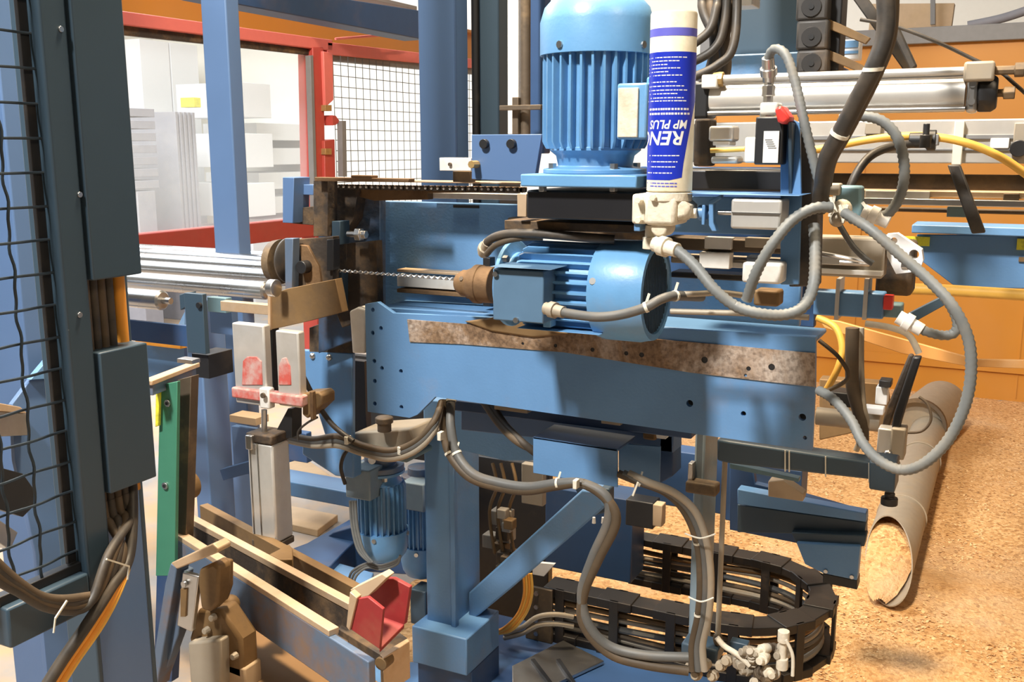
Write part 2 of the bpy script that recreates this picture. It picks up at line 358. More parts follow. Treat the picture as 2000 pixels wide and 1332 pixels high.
# mesh gate right of the red post
t = thing('mesh_gate', 'red framed wire mesh gate next to the red window post', 'gate', (UX, aX(730, 300, UX).y, 0))
MB().pX([(640, 82), (1000, 124), (1000, 140), (640, 106)], UX, .07).build('top_rail', 'salmon_paint', t, .003)
MB().pX([(640, 106), (1000, 140), (1000, 152), (640, 118)], UX-.02, .04).build('inner_frame', 'trim_grey', t, .002)
MB().pX([(632, 100), (650, 104), (652, 195), (636, 210)], UX+.02, .07).build('post_sleeve', 'salmon_paint', t, .003)
MB().pX([(634, 275), (654, 272), (662, 700), (640, 700)], UX+.02, .07).build('post_sleeve', 'red_paint', t, .003)
MB().pX([(649, 225), (656, 226), (664, 237), (656, 244), (650, 245)], UX+.03, .05).build('latch', 'red_paint', t)
MB().pX([(668, 236), (676, 236), (678, 345), (670, 345)], UX+.05, .03).build('pull_rod', 'trim_grey', t)
mb = MB(); a0 = aX(650, 115, UX); a1 = aX(1000, 150, UX); zb = aX(650, 480, UX).z
y = a0.y
dy = (aX(712, 200, UX).y-aX(655, 200, UX).y)/4
while y < a1.y: mb.cyl((UX, y, zb), (UX, y, a0.z+.02), .002, 5); y += dy
dz = aX(700, 150, UX).z-aX(700, 170.5, UX).z; z = zb
while z < a0.z: mb.cyl((UX, a0.y, z), (UX, a1.y, z), .002, 5); z += dz
mb.build('wire_mesh', 'gate_wire', t, 0)
# orange crane beam and dark blue top beam
B1 = -3.3
t = thing('crane_beam', 'orange overhead beam above the red window rail', 'beam', (B1, aX(500, 50, B1).y, aX(500, 90, B1).z))
MB().pX([(-80, -150), (1020, 85), (1020, 135), (-80, 20)], B1, .15).build('web', 'orange_paint', t, .004)
MB().pX([(-80, -160), (1020, 80), (1020, 85), (-80, -150)], B1+.05, .2).build('flange', 'orange_paint', t, .003)
B2 = -2.2
tag(MB().pX([(200, -75), (830, 22), (830, 78), (460, 8), (200, -45)], B2, .1).build('top_tie_beam', 'dark_blue', bevel=.003),
    'dark blue overhead tie beam running back to the tall twin pipe column', 'beam')
tag(MB().bX(700, -15, 815, 20, -2.6, .3).build('overhead_panel', 'pale_grey', bevel=.003), 'grey panel glimpsed above the dark blue overhead beam', 'panel')
tag(MB().tube([aX(655, 76, -2.9), aX(730, 70, -2.9), aX(792, 66, -2.9)], .006, 8).build('tension_rod', 'salmon_paint', bevel=0),
    'thin red rod from the window post to the blue overhead beam', 'rod')
# stored goods beyond the windows
GX = -6.2
def stack(name, label, cat, x0, y0, x1, y1, u, d, n, mt, group=None, vert=False):
    a = aX(x0, y0, u); b = aX(x1, y1, u)
    t = thing(name, label, cat, (u, (a.y+b.y)/2, 0), group)
    for i in range(n):
        if vert:
            w = (b.y-a.y)/n; MB().box(u-d, u, a.y+w*i+.01, a.y+w*(i+1)-.01, 0, a.z).build('upright_board', mt, t, .003)
        else:
            h = (a.z-b.z)/n; MB().box(u-d, u, a.y, b.y, b.z+h*i+h*.22, b.z+h*(i+1)-h*.1).build('sheet_pack', mt, t, .003)
    if b.z > .05 and not vert: MB().box(u-d, u, a.y+.05, b.y-.05, 0, b.z).build('support_block', mt, t, .003)
    return t
stack('sheet_stack', 'stack of pale grey sheet packs seen through the left window', 'stack', 246, 208, 312, 372, GX, .9, 7, 'pale_grey')
stack('cabinet_row', 'tall white cabinet doors behind the left window', 'cabinet', 270, 75, 395, 240, GX-1.6, .5, 2, 'cream', vert=True)
stack('timber_stack', 'greyish brown timber stack beyond the left window', 'stack', 340, 218, 395, 440, GX-.3, .9, 5, 'pale_grey', vert=True)
stack('machine_cabinet', 'pale cabinet with shelves seen through the right window pane', 'cabinet', 500, 235, 610, 420, GX-.6, .7, 4, 'cream')
stack('crate_stack', 'cream crate stack low behind the right window pane', 'crate', 470, 150, 540, 440, GX-.2, .8, 3, 'cream')
tag(MB().bX(378, 190, 393, 210, GX, .15).build('yellow_box', 'label_yellow', bevel=.004), 'small yellow box on top of the timber stack beyond the window', 'box')
# ================================================================ LEFT FOREGROUND FENCE (X = -1)
FX = -1.0
Y0 = aX(-80, 300, FX).y; Y1 = aX(101, 300, FX).y; Y2 = aX(152, 300, FX).y
zbot = aX(150, 1110, FX).z; ztop = 3.2
t = thing('mesh_fence_panel', 'dark blue framed wire mesh guard in the left foreground', 'fence', (FX, Y1, zbot-.1))
MB().box(FX-.03, FX, Y1, Y2, zbot-.06, ztop).build('frame_post', 'slate_blue', t, .003)
MB().box(FX-.03, FX, Y0, Y1, zbot-.062, zbot-.012).build('frame_rail', 'slate_blue', t, .003)
MB().box(FX-.026, FX-.02, Y1-.012, Y1+.002, zbot-.02, ztop).build('shadow_gap_strip', 'black_plastic', t, .001)  # black strip put in as the shadow gap beside the mesh
MB().box(FX-.026, FX-.012, Y0, Y1, zbot-.012, zbot).build('shadow_gap_strip', 'black_plastic', t, .001)  # matching black strip in the gap along the bottom rail
dz = (aX(50, 60, FX).z-aX(50, 475, FX).z)/6; zz = aX(50, 60, FX).z
mb = MB(); yv = [aX(18, 883, FX).y, aX(78, 883, FX).y]; dy = yv[1]-yv[0]
ys = [yv[0]-2*dy, yv[0]-dy, yv[0], yv[1]]; hz = []
z = zz+dz*9
while z > zbot: hz.append(z); z -= dz
for k, z in enumerate(hz):
    pts = []; n = 24
    for i in range(n+1):
        y = Y0-.05+(Y1+.005-Y0+.05)*i/n; pts.append((FX-.016+.0022*math.cos(PI*(y-yv[0])/dy+k*PI), y, z))
    mb.tube(pts, .0017, 6, smooth=False)
for j, y in enumerate(ys):
    pts = []; z = ztop
    while z > zbot-.01: pts.append((FX-.016-.0022*math.cos(PI*(z-hz[0])/dz+j*PI), y+.0012*math.sin(2*PI*(z-hz[0])/dz), z)); z -= dz/6
    mb.tube(pts, .0019, 6, smooth=False)
mb.build('wire_mesh', 'mesh_wire', t, 0)
for y_ in (57, 380, 615):
    p = aX(118 if y_ < 100 else 155, y_, FX); MB().cyl((FX-.001, p.y, p.z), (FX+.002, p.y, p.z), .0035, 10).build('rivet', 'steel', t, .0003)
# post with cable covers
Y3 = aX(273, 530, FX).y; Y2b = Y2+.004
t = thing('trunking_post', 'dark blue post with two cable covers right of the mesh fence', 'post', (FX, Y3, 0))
MB().box(FX-.10, FX-.058, Y3+.0225, aX(303, 1250, FX-.058).y, 0, ztop-.6).build('side_strip', 'slate_blue', t, .003)
MB().box(FX-.10, FX-.055, Y2b, Y3+.022, 0, ztop).build('post_body', 'column_blue', t, .003)
MB().box(FX-.1, FX-.045, Y2b-.002, Y2b+.006, 0, ztop).build('post_flange', 'slate_blue', t, .002)
zu = aX(178, 548, FX).z
MB().box(FX-.05, FX+.004, Y2b, Y3, zu, ztop).build('cable_cover', 'slate_blue', t, .002)
zl = aX(185, 690, FX).z; zl2 = aX(208, 966, FX).z
MB().box(FX-.05, FX+.004, Y2b, Y3, zl2, zl).build('cable_cover', 'slate_blue', t, .002)
def xcable(pts, r, mt, label, nm='trunk_cable', ties=()):
    P = [aX(*q) for q in pts]
    if not ties:
        return tag(MB().tube(P, r, 10, 8).build(nm, mt, bevel=0), label, 'cable')
yy = [Y2b+.008+i*(Y3-Y2b-.016)/5 for i in range(6)]
names = ['leftmost', 'second from the left', 'middle', 'fourth from the left']
zc = aX(250, 975, FX).z
for i in range(4):
    c = 'cable_brown' if i in (0, 2) else 'cable_black'
    e = [aX(240-9*i, 1080, FX+.012+.004*i), aX(205-8*i, 1150+6*i, FX+.02+.004*i), aX(150, 1168+8*i, FX+.03), aX(90, 1168+6*i, FX+.035), aX(40, 1140+6*i, FX+.035), aX(-20, 1085+12*i, FX+.03), aX(-90, 1000+12*i, FX+.03)]
    pts = [Vector((FX-.022, yy[i], ztop)), Vector((FX-.022, yy[i], zl)), Vector((FX-.022, yy[i], zc)), Vector((FX-.012, yy[i]+.001, zc-.03))]+e
    tag(MB().tube(pts, .0058, 10, 8).build('trunk_cable', c, bevel=0),
        '%s of the %s post cables looping left under the fence' % (names[i], 'brown' if c == 'cable_brown' else 'black'), 'cable', 'cables of the foreground trunking post')
for i, (c, r, lab) in enumerate((('orange_cable', .008, 'thick orange cable in the open gap between the two post covers'),)):
    tag(MB().tube([(FX-.03, Y3-.009, ztop), (FX-.03, Y3-.009, zl), (FX-.03, Y3-.009, zl2+.02)], r, 12).build('orange_cable', c, bevel=0), lab, 'cable')
for i, (c, r, lab, dx) in enumerate((('cable_black', .0075, 'thick black cable hanging diagonally to the bottom left corner', 0),
                                 ('orange_cable', .0038, 'left strand of the orange cables hanging below the fence', 13),
                                 ('orange_cable', .0038, 'right strand of the orange cables hanging below the fence', 23),
                                 ('yellow_cable', .003, 'pale yellow cable hanging beside the orange strands', 31))):
    pts = [Vector((FX-.03, yy[4]+.001*i, zl2+.03)), Vector((FX-.022, yy[4]+.001*i, zc)), aX(252+dx*.1, 1085, FX+.01), aX(215+dx*.7, 1150, FX+.03), aX(170+dx, 1220, FX+.03), aX(115+dx, 1300, FX+.02), aX(60+dx, 1390, FX+.01)]
    tag(MB().tube(pts, r, 10, 8).build('hanging_cable', c, bevel=0), lab, 'cable')
for (x0, y0, x1, y1), lab in (((208, 1092, 252, 1106), 'pale zip tie around the cable bundle at the foot of the lower cover'), ((131, 1173, 108, 1208), 'pale zip tie around the cable loop below the fence corner')):
    p0 = aX(x0, y0, FX+.055); p1 = aX(x1, y1, FX+.055)
    mb = MB().bar(p0, p1, .002, .002, (1, 0, 0)); mb.bar(p1, p1+Vector((0, -.004, -.016)), .0015, .0015, (1, 0, 0))
    tag(mb.build('zip_tie', 'zip_tie', bevel=0), lab, 'zip tie')
# ---------------------------------------------------------------- seen through the mesh
q = aX(17, 333, -1.5)
tag(MB().box(-1.62, -1.5, q.y, q.y+.16, .0, 2.6).build('guard_column', 'column_blue', bevel=.003), 'broad blue column behind the wire mesh in the left foreground', 'column')
t = thing('guard_sheet', 'blue sheet metal guard low behind the wire mesh', 'guard', (-1.5, 1.3, 0))
MB().pX([(24, 790), (60, 742), (250, 730), (260, 1340), (95, 1340), (70, 1080), (30, 900)], -1.47, .01).build('sheet', 'column_blue', t)
MB().pX([(60, 742), (95, 700), (250, 690), (250, 730)], -1.46, .012).build('folded_edge', 'blue_paint', t)
tag(MB().bX(-60, 612, 40, 800, -1.75, .3).build('drive_housing', 'dark_blue', bevel=.004), 'dark blue drive housing behind the left edge of the mesh', 'housing')
tag(MB().bX(-80, 552, 38, 608, -2.1, .3).build('conveyor_skirt', 'blue_paint', bevel=.004), 'bright blue conveyor side skirt behind the mesh, left edge', 'conveyor')
tag(MB().pX([(-80, 532), (330, 492), (330, 504), (-80, 548)], -2.75, .05).build('green_rail', 'green_paint', bevel=.003), 'green rail under the red window frame at the left edge', 'rail')
t = thing('bracket_plate', 'grey steel bracket plate behind the mesh at the left edge', 'bracket', aX(20, 860, -1.55))
MB().pX([(-40, 800), (55, 808), (58, 850), (-40, 855)], -1.45, .05).build('bracket_body', 'steel', t)
MB().pX([(-40, 780), (40, 795), (55, 808), (-40, 800)], -1.44, .07).build('bracket_lip', 'bare_edge', t)
tag(MB().pX([(-30, 905), (45, 925), (70, 960), (70, 985), (45, 1010), (-30, 985)], -1.42, .03).build('cam_plate', 'black_plastic'), 'black angular plate low behind the mesh', 'plate')
tag(MB().pX([(-40, 990), (35, 1040), (20, 1075), (-40, 1035)], -1.40, .05).build('slotted_steel_bar', 'steel'), 'bright slotted steel bar low at the left edge behind the mesh', 'bar')
pz = aZ(60, 1318, .2)
t = thing('bolted_leg', 'bright blue square leg with base plate in the bottom left corner', 'leg', (pz.x, pz.y, 0))
a = aY(42, 1300, pz.y); b = aY(70, 1300, pz.y); MB().box(a.x, b.x, pz.y, pz.y+.09, .2, 1.0).build('square_tube', 'blue_paint', t, .003)
a = aY(28, 1320, pz.y-.05); b = aY(110, 1320, pz.y-.05); MB().box(a.x, b.x, pz.y-.05, pz.y+.2, 0, .2).build('base_plate', 'blue_paint', t, .003)
# ================================================================ COLUMNS
def boxcol(px0, px1, px2, py, v, z0, z1, mb=None):
    """upright with front face px0-px1 and right side face px1-px2 at image height py"""
    a = aY(px0, py, v); b = aY(px1, py, v); yb = aX(px2, py, b.x).y
    mb = mb or MB(); return mb.box(a.x, b.x, v, yb, z0, z1)
tag(boxcol(391, 440, 466, 0, 2.2, 0, 3.4).build('square_column', 'column_blue', bevel=.004), 'tall square blue column standing behind the silver rollers', 'column')
p = aY(425, 655, 1.95)
tag(boxcol(372, 400, 449, 800, 1.95, 0, aY(400, 590, 1.95).z).build('short_column', 'column_blue', bevel=.004), 'shorter blue column under the roller conveyor with a dark right side', 'column')
t = thing('twin_pipe_column', 'tall blue steel column with two black pipes in its open side', 'column', aY(860, 600, 1.75))
a = aY(817, 100, 1.75); b = aY(890, 100, 1.75); zb = aY(860, 560, 1.75).z
MB().box(a.x, b.x, 1.75, 1.80, zb, 3.4).build('front_flange', 'column_blue', t, .003)
c = aY(936, 100, 1.80); d = aY(974, 100, 1.80)
MB().box(b.x-.02, c.x+.03, 1.86, 1.87, zb, 3.4).build('web', 'dark_blue', t)
MB().box(c.x, d.x, 1.80, 1.90, zb, 3.4).build('rear_flange', 'slate_blue', t, .003)
for k, x in enumerate((905, 930)):
    p = aY(x, 200, 1.81); MB().cyl((p.x, 1.81, zb), (p.x, 1.81, 3.4), .0085 if k else .007, 14).build('pipe', 'black_plastic', t, 0)
t = thing('guide_spindle', 'brown vertical spindle rod left of the big upright motor', 'rod', aY(1020, 280, 1.6))
p = aY(1026, 200, 1.6); MB().cyl((p.x, 1.6, aY(1020, 265, 1.6).z), (p.x, 1.6, 3.2), .009, 14).build('rod', 'brown_steel', t, 0)
p = aY(1005, 200, 1.63); MB().box(p.x-.014, p.x+.008, 1.63, 1.64, aY(1005, 262, 1.63).z, 3.2).build('scale_strip', 'white_metal', t, .001)
MB().bY(975, 206, 1056, 214, 1.57, .01).build('clamp_bar', 'brown_steel', t)
MB().bY(1000, 190, 1012, 262, 1.585, .012).build('spindle_nut', 'brown_steel', t)
tag(MB().bY(1030, -600, 1062, 300, 1.66, .03).build('dark_upright', 'dark_blue', bevel=.003), 'narrow dark blue upright hidden just left of the upright motor', 'column')
# ================================================================ ROLLER CONVEYOR
zr = aY(400, 558, 1.75).z
xr = aY(522, 560, 1.75).x
for i, y_ in enumerate((594, 558, 532, 516, 505, 497)):
    Y_ = aZ(400, y_, zr).y
    xe = xr if i else xr-.10
    t = thing('conveyor_roller', ['nearest silver conveyor roller, ending behind the slate bracket', 'bright silver roller running up to the rusty saw guard', 'third silver conveyor roller from the front', 'fourth silver conveyor roller from the front', 'fifth silver conveyor roller from the front', 'farthest silver conveyor roller, just below the red rail'][i], 'roller', (xe-.3, Y_, zr), 'conveyor rollers')
    MB().lathe((-2.8, Y_, zr), (1, 0, 0), [(0, .018), (0, .021), (xe+2.8-.004, .021), (xe+2.8, .017)], 28).build('roller_tube', 'roller_steel', t, 0)
    MB().cyl((xe, Y_, zr), (xe+.022, Y_, zr), .007, 12).build('axle', 'steel', t, 0)
t = thing('roller_conveyor_stand', 'pale blue conveyor side frame beneath the silver rollers', 'frame', (xr-.2, 1.8, 0))
MB().box(-1.9, xr+.03, aZ(400, 594, zr).y-.02, aZ(400, 594, zr).y-.012, zr-.09, zr-.045).build('side_rail', 'dark_blue', t)
MB().bY(430, 588, 530, 616, 1.6, .02).build('cross_bar', 'bare_edge', t)
MB().bY(404, 580, 442, 612, 1.66, .02).build('angle_piece', 'teal_grey', t)
MB().bY(408, 600, 455, 655, 1.7, .02).build('skirt', 'column_blue', t)
MB().bY(262, 640, 352, 682, 2.0, .05).build('yellow_block', 'orange_cable', t)
MB().pY([(262, 682), (345, 640), (360, 610), (360, 740), (262, 740)], 2.05, .02).build('skirt', 'blue_paint', t)
MB().bY(448, 810, 500, 832, 1.9, .05).build('lower_board', 'pale_wood', t)
MB().bY(452, 832, 500, 930, 1.95, .02).build('lower_skirt', 'column_blue', t)
MB().bar(aY(440, 925, 1.9), aY(600, 880, 1.9), .03, .03).build('stay_bar', 'dark_blue', t)
# slate bracket left
t = thing('roller_bracket', 'dark slate bracket plate with bolt in front of the nearest roller', 'bracket', aY(385, 740, 1.45))
MB().bY(359, 572, 402, 692, 1.45, .012).build('plate', 'slate_blue', t)
MB().pY([(350, 576), (362, 572), (362, 600), (352, 606)], 1.46, .03).build('lug', 'slate_blue', t)
MB().bY(374, 690, 409, 740, 1.46, .07).build('foot_block', 'black_plastic', t)
p = aY(391, 596, 1.45); MB().cyl((p.x, 1.444, p.z), (p.x, 1.46, p.z), .006, 10).build('bolt', 'black_plastic', t, 0)
t = thing('green_guide', 'green guide plate with two bolts standing left of the trough', 'guide', aY(325, 1120, 1.25))
MB().pY([(312, 752), (346, 745), (341, 1125), (304, 1125)], 1.25, .008).build('plate', 'teal_paint', t)
MB().pY([(298, 758), (311, 755), (309, 832), (303, 834), (304, 768), (298, 770)], 1.24, .006).build('yellow_edge', 'label_yellow', t)
for x, y in ((329, 787), (324, 948)):
    p = aY(x, y, 1.25); MB().cyl((p.x, 1.246, p.z), (p.x, 1.252, p.z), .0065, 14).build('bolt', 'steel', t, .0004); MB().cyl((p.x, 1.2445, p.z), (p.x, 1.25, p.z), .0032, 6).build('bolt_socket', 'black_plastic', t, 0)
t = thing('guide_upright', 'brown grey steel upright behind the green guide plate', 'upright', aY(360, 1120, 1.3))
MB().pY([(346, 742), (373, 735), (362, 1085), (342, 1130)], 1.28, .02).build('side_plate', 'brown_steel', t)
MB().bar(aY(286, 748, 1.2), aY(380, 712, 1.36), .022, .008).build('top_bar', 'bare_edge', t)
MB().bar(aY(290, 760, 1.205), aY(376, 728, 1.355), .016, .022).build('top_channel', 'trough_steel', t)
MB().pY([(306, 1118), (345, 1120), (335, 1332), (300, 1332)], 1.32, .02).build('base_panel', 'dark_blue', t)
p = aY(372, 945, 1.34); MB().lathe(p, (0, -1, 0), [(0, .028), (.03, .028), (.034, .02)], 20).build('pivot_boss', 'guard_brown', t)
MB().bY(345, 700, 375, 712, 1.22, .02).build('clip', 'steel', t)
# ================================================================ MACHINE FRAME
BY = 1.45
t = frame = thing('drilling_machine', 'large blue drilling machine frame plate carrying both big motors', 'machine', aY(1150, 800, BY))
holes = [(728,605),(744,641),(728,650),(731,705),(746,719),(783,725),(732,744),(732,788),(784,795)]
holes += [(1347,788,.0055),(1452,808),(1576,692,.003),(1567,815,.0055),(1572,855,.003)]
MB().plate([(713,594),(737,590),(768,612),(1000,622),(1593,660),(1592,752),(1586,880),(850,775),(815,810),(800,816),(718,804)], holes, BY, .010).build('side_plate', 'blue_paint', t, .001)
MB().pY([(720,602),(766,616),(1586,665),(1580,868),(852,768),(812,806),(722,798)], BY+.03, .01).build('inner_plate', 'black_plastic', t, 0)  # black sheet added behind the plate so its holes look dark
strip = MB().plate([(795,624),(1000,640),(1200,655),(1592,690),(1592,756),(1350,728),(1100,688),(900,672),(800,668)],
    [(1021,671,.0025),(1085,675,.003),(1157,683,.0035),(1223,690,.0035),(1253,693,.004),(1376,703,.005),(1462,720,.0035),(1456,733,.0025),(1507,717,.005)], BY-.0022, .002).build('worn_strip', 'worn_strip', t, 0)
for x, y, r in ((1021,671,.0025),(1085,675,.003),(1157,683,.0035),(1223,690,.0035),(1253,693,.004),(1376,703,.005),(1462,720,.0035),(1507,717,.005)):
    p = aY(x, y, BY); MB().cyl((p.x, BY-.0012, p.z), (p.x, BY-.0002, p.z), r, 12).build('screw_hole', 'black_plastic', t, 0)
MB().bY(735, 392, 1050, 640, 1.60, .012).build('back_panel', 'blue_paint', t, .002)
MB().bY(885, 400, 935, 407, 1.597, .002).build('slot', 'black_plastic', t, 0)
MB().bY(830, 376, 1035, 392, 1.56, .03).build('guide_strip', 'white_metal', t)
MB().bY(1010, 615, 1592, 672, BY+.035, .10).build('beam_box', 'blue_paint', t, .003)
MB().bY(1300, 535, 1560, 640, 1.60, .02).build('rear_panel', 'blue_paint', t, .003)
MB().bY(1010, 395, 1240, 470, 1.58, .02).build('rear_panel', 'blue_paint', t, .003)
MB().bY(990, 425, 1260, 470, 1.5, .03).build('dark_beam', 'dark_grime', t, .003)  # dark beam below the carriage housing
MB().pY([(735,600),(1040,618),(1040,640),(768,640),(735,606)], 1.50, .1).build('shelf', 'blue_paint', t)
# steel guide under the drill bit
MB().bY(775, 536, 960, 572, 1.57, .02).build('drill_guide', 'white_metal', t)
MB().bY(775, 531, 960, 537, 1.56, .03).build('guide_lip', 'bare_edge', t); MB().bY(775, 571, 960, 577, 1.56, .03).build('guide_lip', 'rust', t)
for y in (512, 590): MB().bY(943, y-9, 957, y+9, 1.53, .02).build('bolt', 'black_plastic', t)
# lower rails under the side plate
MB().pY([(870,780),(1350,838),(1350,858),(870,800)], 1.56, .05).build('lower_rail', 'dark_blue', t, .002)
MB().pY([(900,800),(1315,852),(1315,885),(900,840)], 1.60, .05).build('lower_rail', 'column_blue', t, .002)
MB().pY([(880,780),(1030,800),(1045,845),(1045,900),(985,900),(880,875)], 1.68, .03).build('gusset', 'blue_paint', t, .002)
MB().bY(1174, 815, 1211, 832, 1.54, .03).build('spacer', 'duct_grey', t)
MB().bY(965, 792, 1030, 808, 1.54, .03).build('spacer', 'duct_grey', t)
# brown dust caked on the plate below the motor terminal box
MB().pY([(905,628),(950,622),(1000,612),(1060,640),(1110,652),(1040,660),(960,648)], BY-.006, .006).build('caked_dust', 'guard_brown', t, .003)
# ================================================================ SAW / GUIDE HEAD, LEFT
t = thing('boring_guide', 'dirty brown guide head at the left end of the drill bit', 'machine head', aY(620, 690, 1.56))
MB().pY([(622,362),(742,372),(742,640),(700,660),(622,690)], 1.57, .02).build('rear_plate', 'dirty_blue', t)
MB().pY([(612,352),(640,350),(640,462),(612,462)], 1.48, .03).build('upright', 'dark_grime', t)
MB().pY([(614,346),(798,349),(798,356),(614,354)], 1.46, .02).build('angle_bar', 'rust', t)
MB().pY([(685,342),(726,343),(726,348),(685,347)], 1.46, .02).build('angle_tab', 'rust', t)
MB().pY([(552,346),(574,347),(572,436),(552,435)], 1.55, .05).build('side_post', 'column_blue', t)
MB().bY(568, 360, 612, 381, 1.58, .03).build('cross_arm', 'column_blue', t)
MB().pY([(566,408),(612,403),(612,440),(566,436)], 1.58, .03).build('dust_block', 'dark_grime', t)
MB().pY([(645,365),(700,366),(690,430),(672,455),(645,455)], 1.53, .03).build('dirt_plate', 'dark_grime', t)
MB().pY([(648,432),(664,432),(664,478),(648,478)], 1.49, .03).build('tab_plate', 'slate_blue', t)
MB().pY([(650,478),(735,470),(738,610),(668,640),(652,600)], 1.535, .02).build('dark_cover', 'dark_grime', t)
MB().pY([(652,530),(668,528),(668,602),(653,606)], 1.51, .02).build('edge_bar', 'slate_blue', t)
p = aY(705, 458, 1.50)
MB().lathe(p+Vector((-.03, 0, 0)), (1, 0, 0), [(0, .006), (.02, .006), (.02, .012), (.032, .012), (.032, .008), (.042, .008)], 6).build('hex_bolt', 'steel', t)
MB().lathe(aY(562, 508, 1.50), (1, 0, 0), [(0, .04), (.002, .043), (.005, .043), (.007, .04)], 40).build('pressure_disc', 'link_grey', t, 0)
MB().lathe(aY(535, 510, 1.50), (1, 0, 0), [(0, .034), (.002, .04), (.018, .043), (.02, .043)], 40).build('pressure_drum', 'brown_steel', t, 0)
MB().pY([(556,466),(572,466),(570,566),(557,566)], 1.44, .02).build('jaw_plate', 'trough_steel', t)
MB().pY([(572,468),(650,462),(650,560),(572,570)], 1.47, .02).build('jaw_block', 'dark_grime', t)
MB().pY([(638,468),(651,467),(651,528),(638,529)], 1.46, .02).build('jaw_slot', 'black_plastic', t)
MB().pY([(585,478),(600,480),(622,520),(628,560),(600,566),(590,530)], 1.464, .012).build('rust_patch_plate', 'rust', t)
p = aY(590, 522, 1.45); MB().lathe(p, (0, 1, 0), [(-.004, .012), (.02, .012)], 20).build('bush', 'black_plastic', t)
MB().pY([(525,578),(560,564),(655,545),(668,610),(600,628),(525,645)], 1.43, .02).build('lower_guard', 'guard_brown', t)
MB().pY([(522,550),(527,548),(528,645),(523,646)], 1.425, .022).build('guard_edge', 'bare_edge', t)
p = aY(528, 562, 1.40); MB().lathe(p, (1, 0, 0), [(0, .010), (.0, .016), (.014, .016), (.016, .01)], 20).build('guide_wheel', 'steel', t, .001)
MB().pY([(604,640),(680,612),(712,640),(712,690),(604,688)], 1.6, .02).build('dark_backing', 'dark_grime', t)  # dark plate at the foot of the guide head
tag(MB().pY([(682,608),(698,600),(713,604),(713,690),(688,690)], 1.47, .03).build('plastic_slide', 'white_metal', bevel=.003), 'pale greenish plastic slide block left of the frame plate', 'block')
# roller chain
mb = MB(); A = aY(622, 364, 1.52); B = aY(1022, 371, 1.52); L_ = (B-A).length; n = int(L_/.0125)
for i in range(n):
    c = A+(B-A)*((i+.5)/n); w = .0064
    if i % 2:
        for s_ in (-.004, .004): mb.lathe(c+Vector((-w, s_-.0006, 0)), (0, 1, 0), [(0, .0048), (.0012, .0048)], 10); mb.lathe(c+Vector((w, s_-.0006, 0)), (0, 1, 0), [(0, .0048), (.0012, .0048)], 10); mb.box(c.x-w, c.x+w, c.y+s_-.0006, c.y+s_+.0006, c.z-.003, c.z+.003)
    else:
        for s_ in (-.0055, .0055): mb.box(c.x-w-.003, c.x+w+.003, c.y+s_-.0006, c.y+s_+.0006, c.z-.0032, c.z+.0032)
    mb.cyl((c.x-w, c.y-.0065, c.z), (c.x-w, c.y+.0065, c.z), .0019, 8)
t = thing('roller_chain', 'greasy roller chain running along the top of the blue back panel', 'chain', A)
mb.build('links', 'chain_metal', t, 0)
mb = MB()
for i in range(n):
    c = A+(B-A)*(i/n); mb.cyl((c.x, c.y-.0085, c.z+.0005), (c.x, c.y-.0062, c.z+.0005), .0021, 8)
mb.build('pins', 'white_metal', t, 0)  # pale discs set before the links as painted roller highlights
t = thing('chain_guide', 'dirty brown chain guide bar just below the roller chain', 'bar', aY(720, 385, 1.53))
MB().pY([(622,360),(1020,366),(1020,376),(835,377),(835,390),(730,392),(700,384),(622,384)], 1.54, .02).build('bar', 'rust', t)
MB().bY(652, 354, 1020, 356, 1.5, .04).build('lip', 'bare_edge', t)
# drill bit (twisted) and chuck
A = aY(592, 523, 1.50); B = aY(905, 546, 1.455)
d = (B-A).normalized(); a = d.orthogonal().normalized(); b_ = d.cross(a); n = 420; L_ = (B-A).length; vs = []; fs = []
for i in range(n+1):
    c = A+d*(L_*i/n); ph = 2*PI*(L_*i/n)/.026
    for k in range(8):
        an = 2*PI*k/8; x = .0034*math.cos(an); y = .0014*math.sin(an)
        vs.append(c+a*(x*math.cos(ph)-y*math.sin(ph))+b_*(x*math.sin(ph)+y*math.cos(ph)))
for i in range(n):
    for k in range(8): fs.append((i*8+k, i*8+(k+1) % 8, (i+1)*8+(k+1) % 8, (i+1)*8+k))
t = thing('auger_bit', 'long thin twisted steel auger bit held in the rusty chuck', 'drill bit', A)
MB().add(vs, fs).build('twist', 'roller_steel', t, 0)
MB().lathe(B-d*.01, d, [(0, .003), (.0, .0055), (.02, .0055)], 16).build('shank', 'steel', t, 0)
t = thing('drill_chuck', 'rusty conical drill chuck on the lower motor shaft', 'chuck', aY(925, 580, 1.42))
p = aY(893, 552, 1.42)
MB().lathe(p, (1, 0, 0), [(0, .006), (0, .014), (.012, .022), (.018, .022), (.03, .027), (.036, .032), (.046, .032), (.046, .03), (.07, .03)], 28).build('chuck_body', 'rust', t, .001)
for k in range(3):
    an = 2*PI*k/3+.6; c = p+Vector((.02, .022*math.cos(an), .022*math.sin(an))); MB().lathe(c, (0, math.cos(an), math.sin(an)), [(-.004, .004), (.003, .004)], 6).build('grub_screw', 'brown_steel', t, 0)
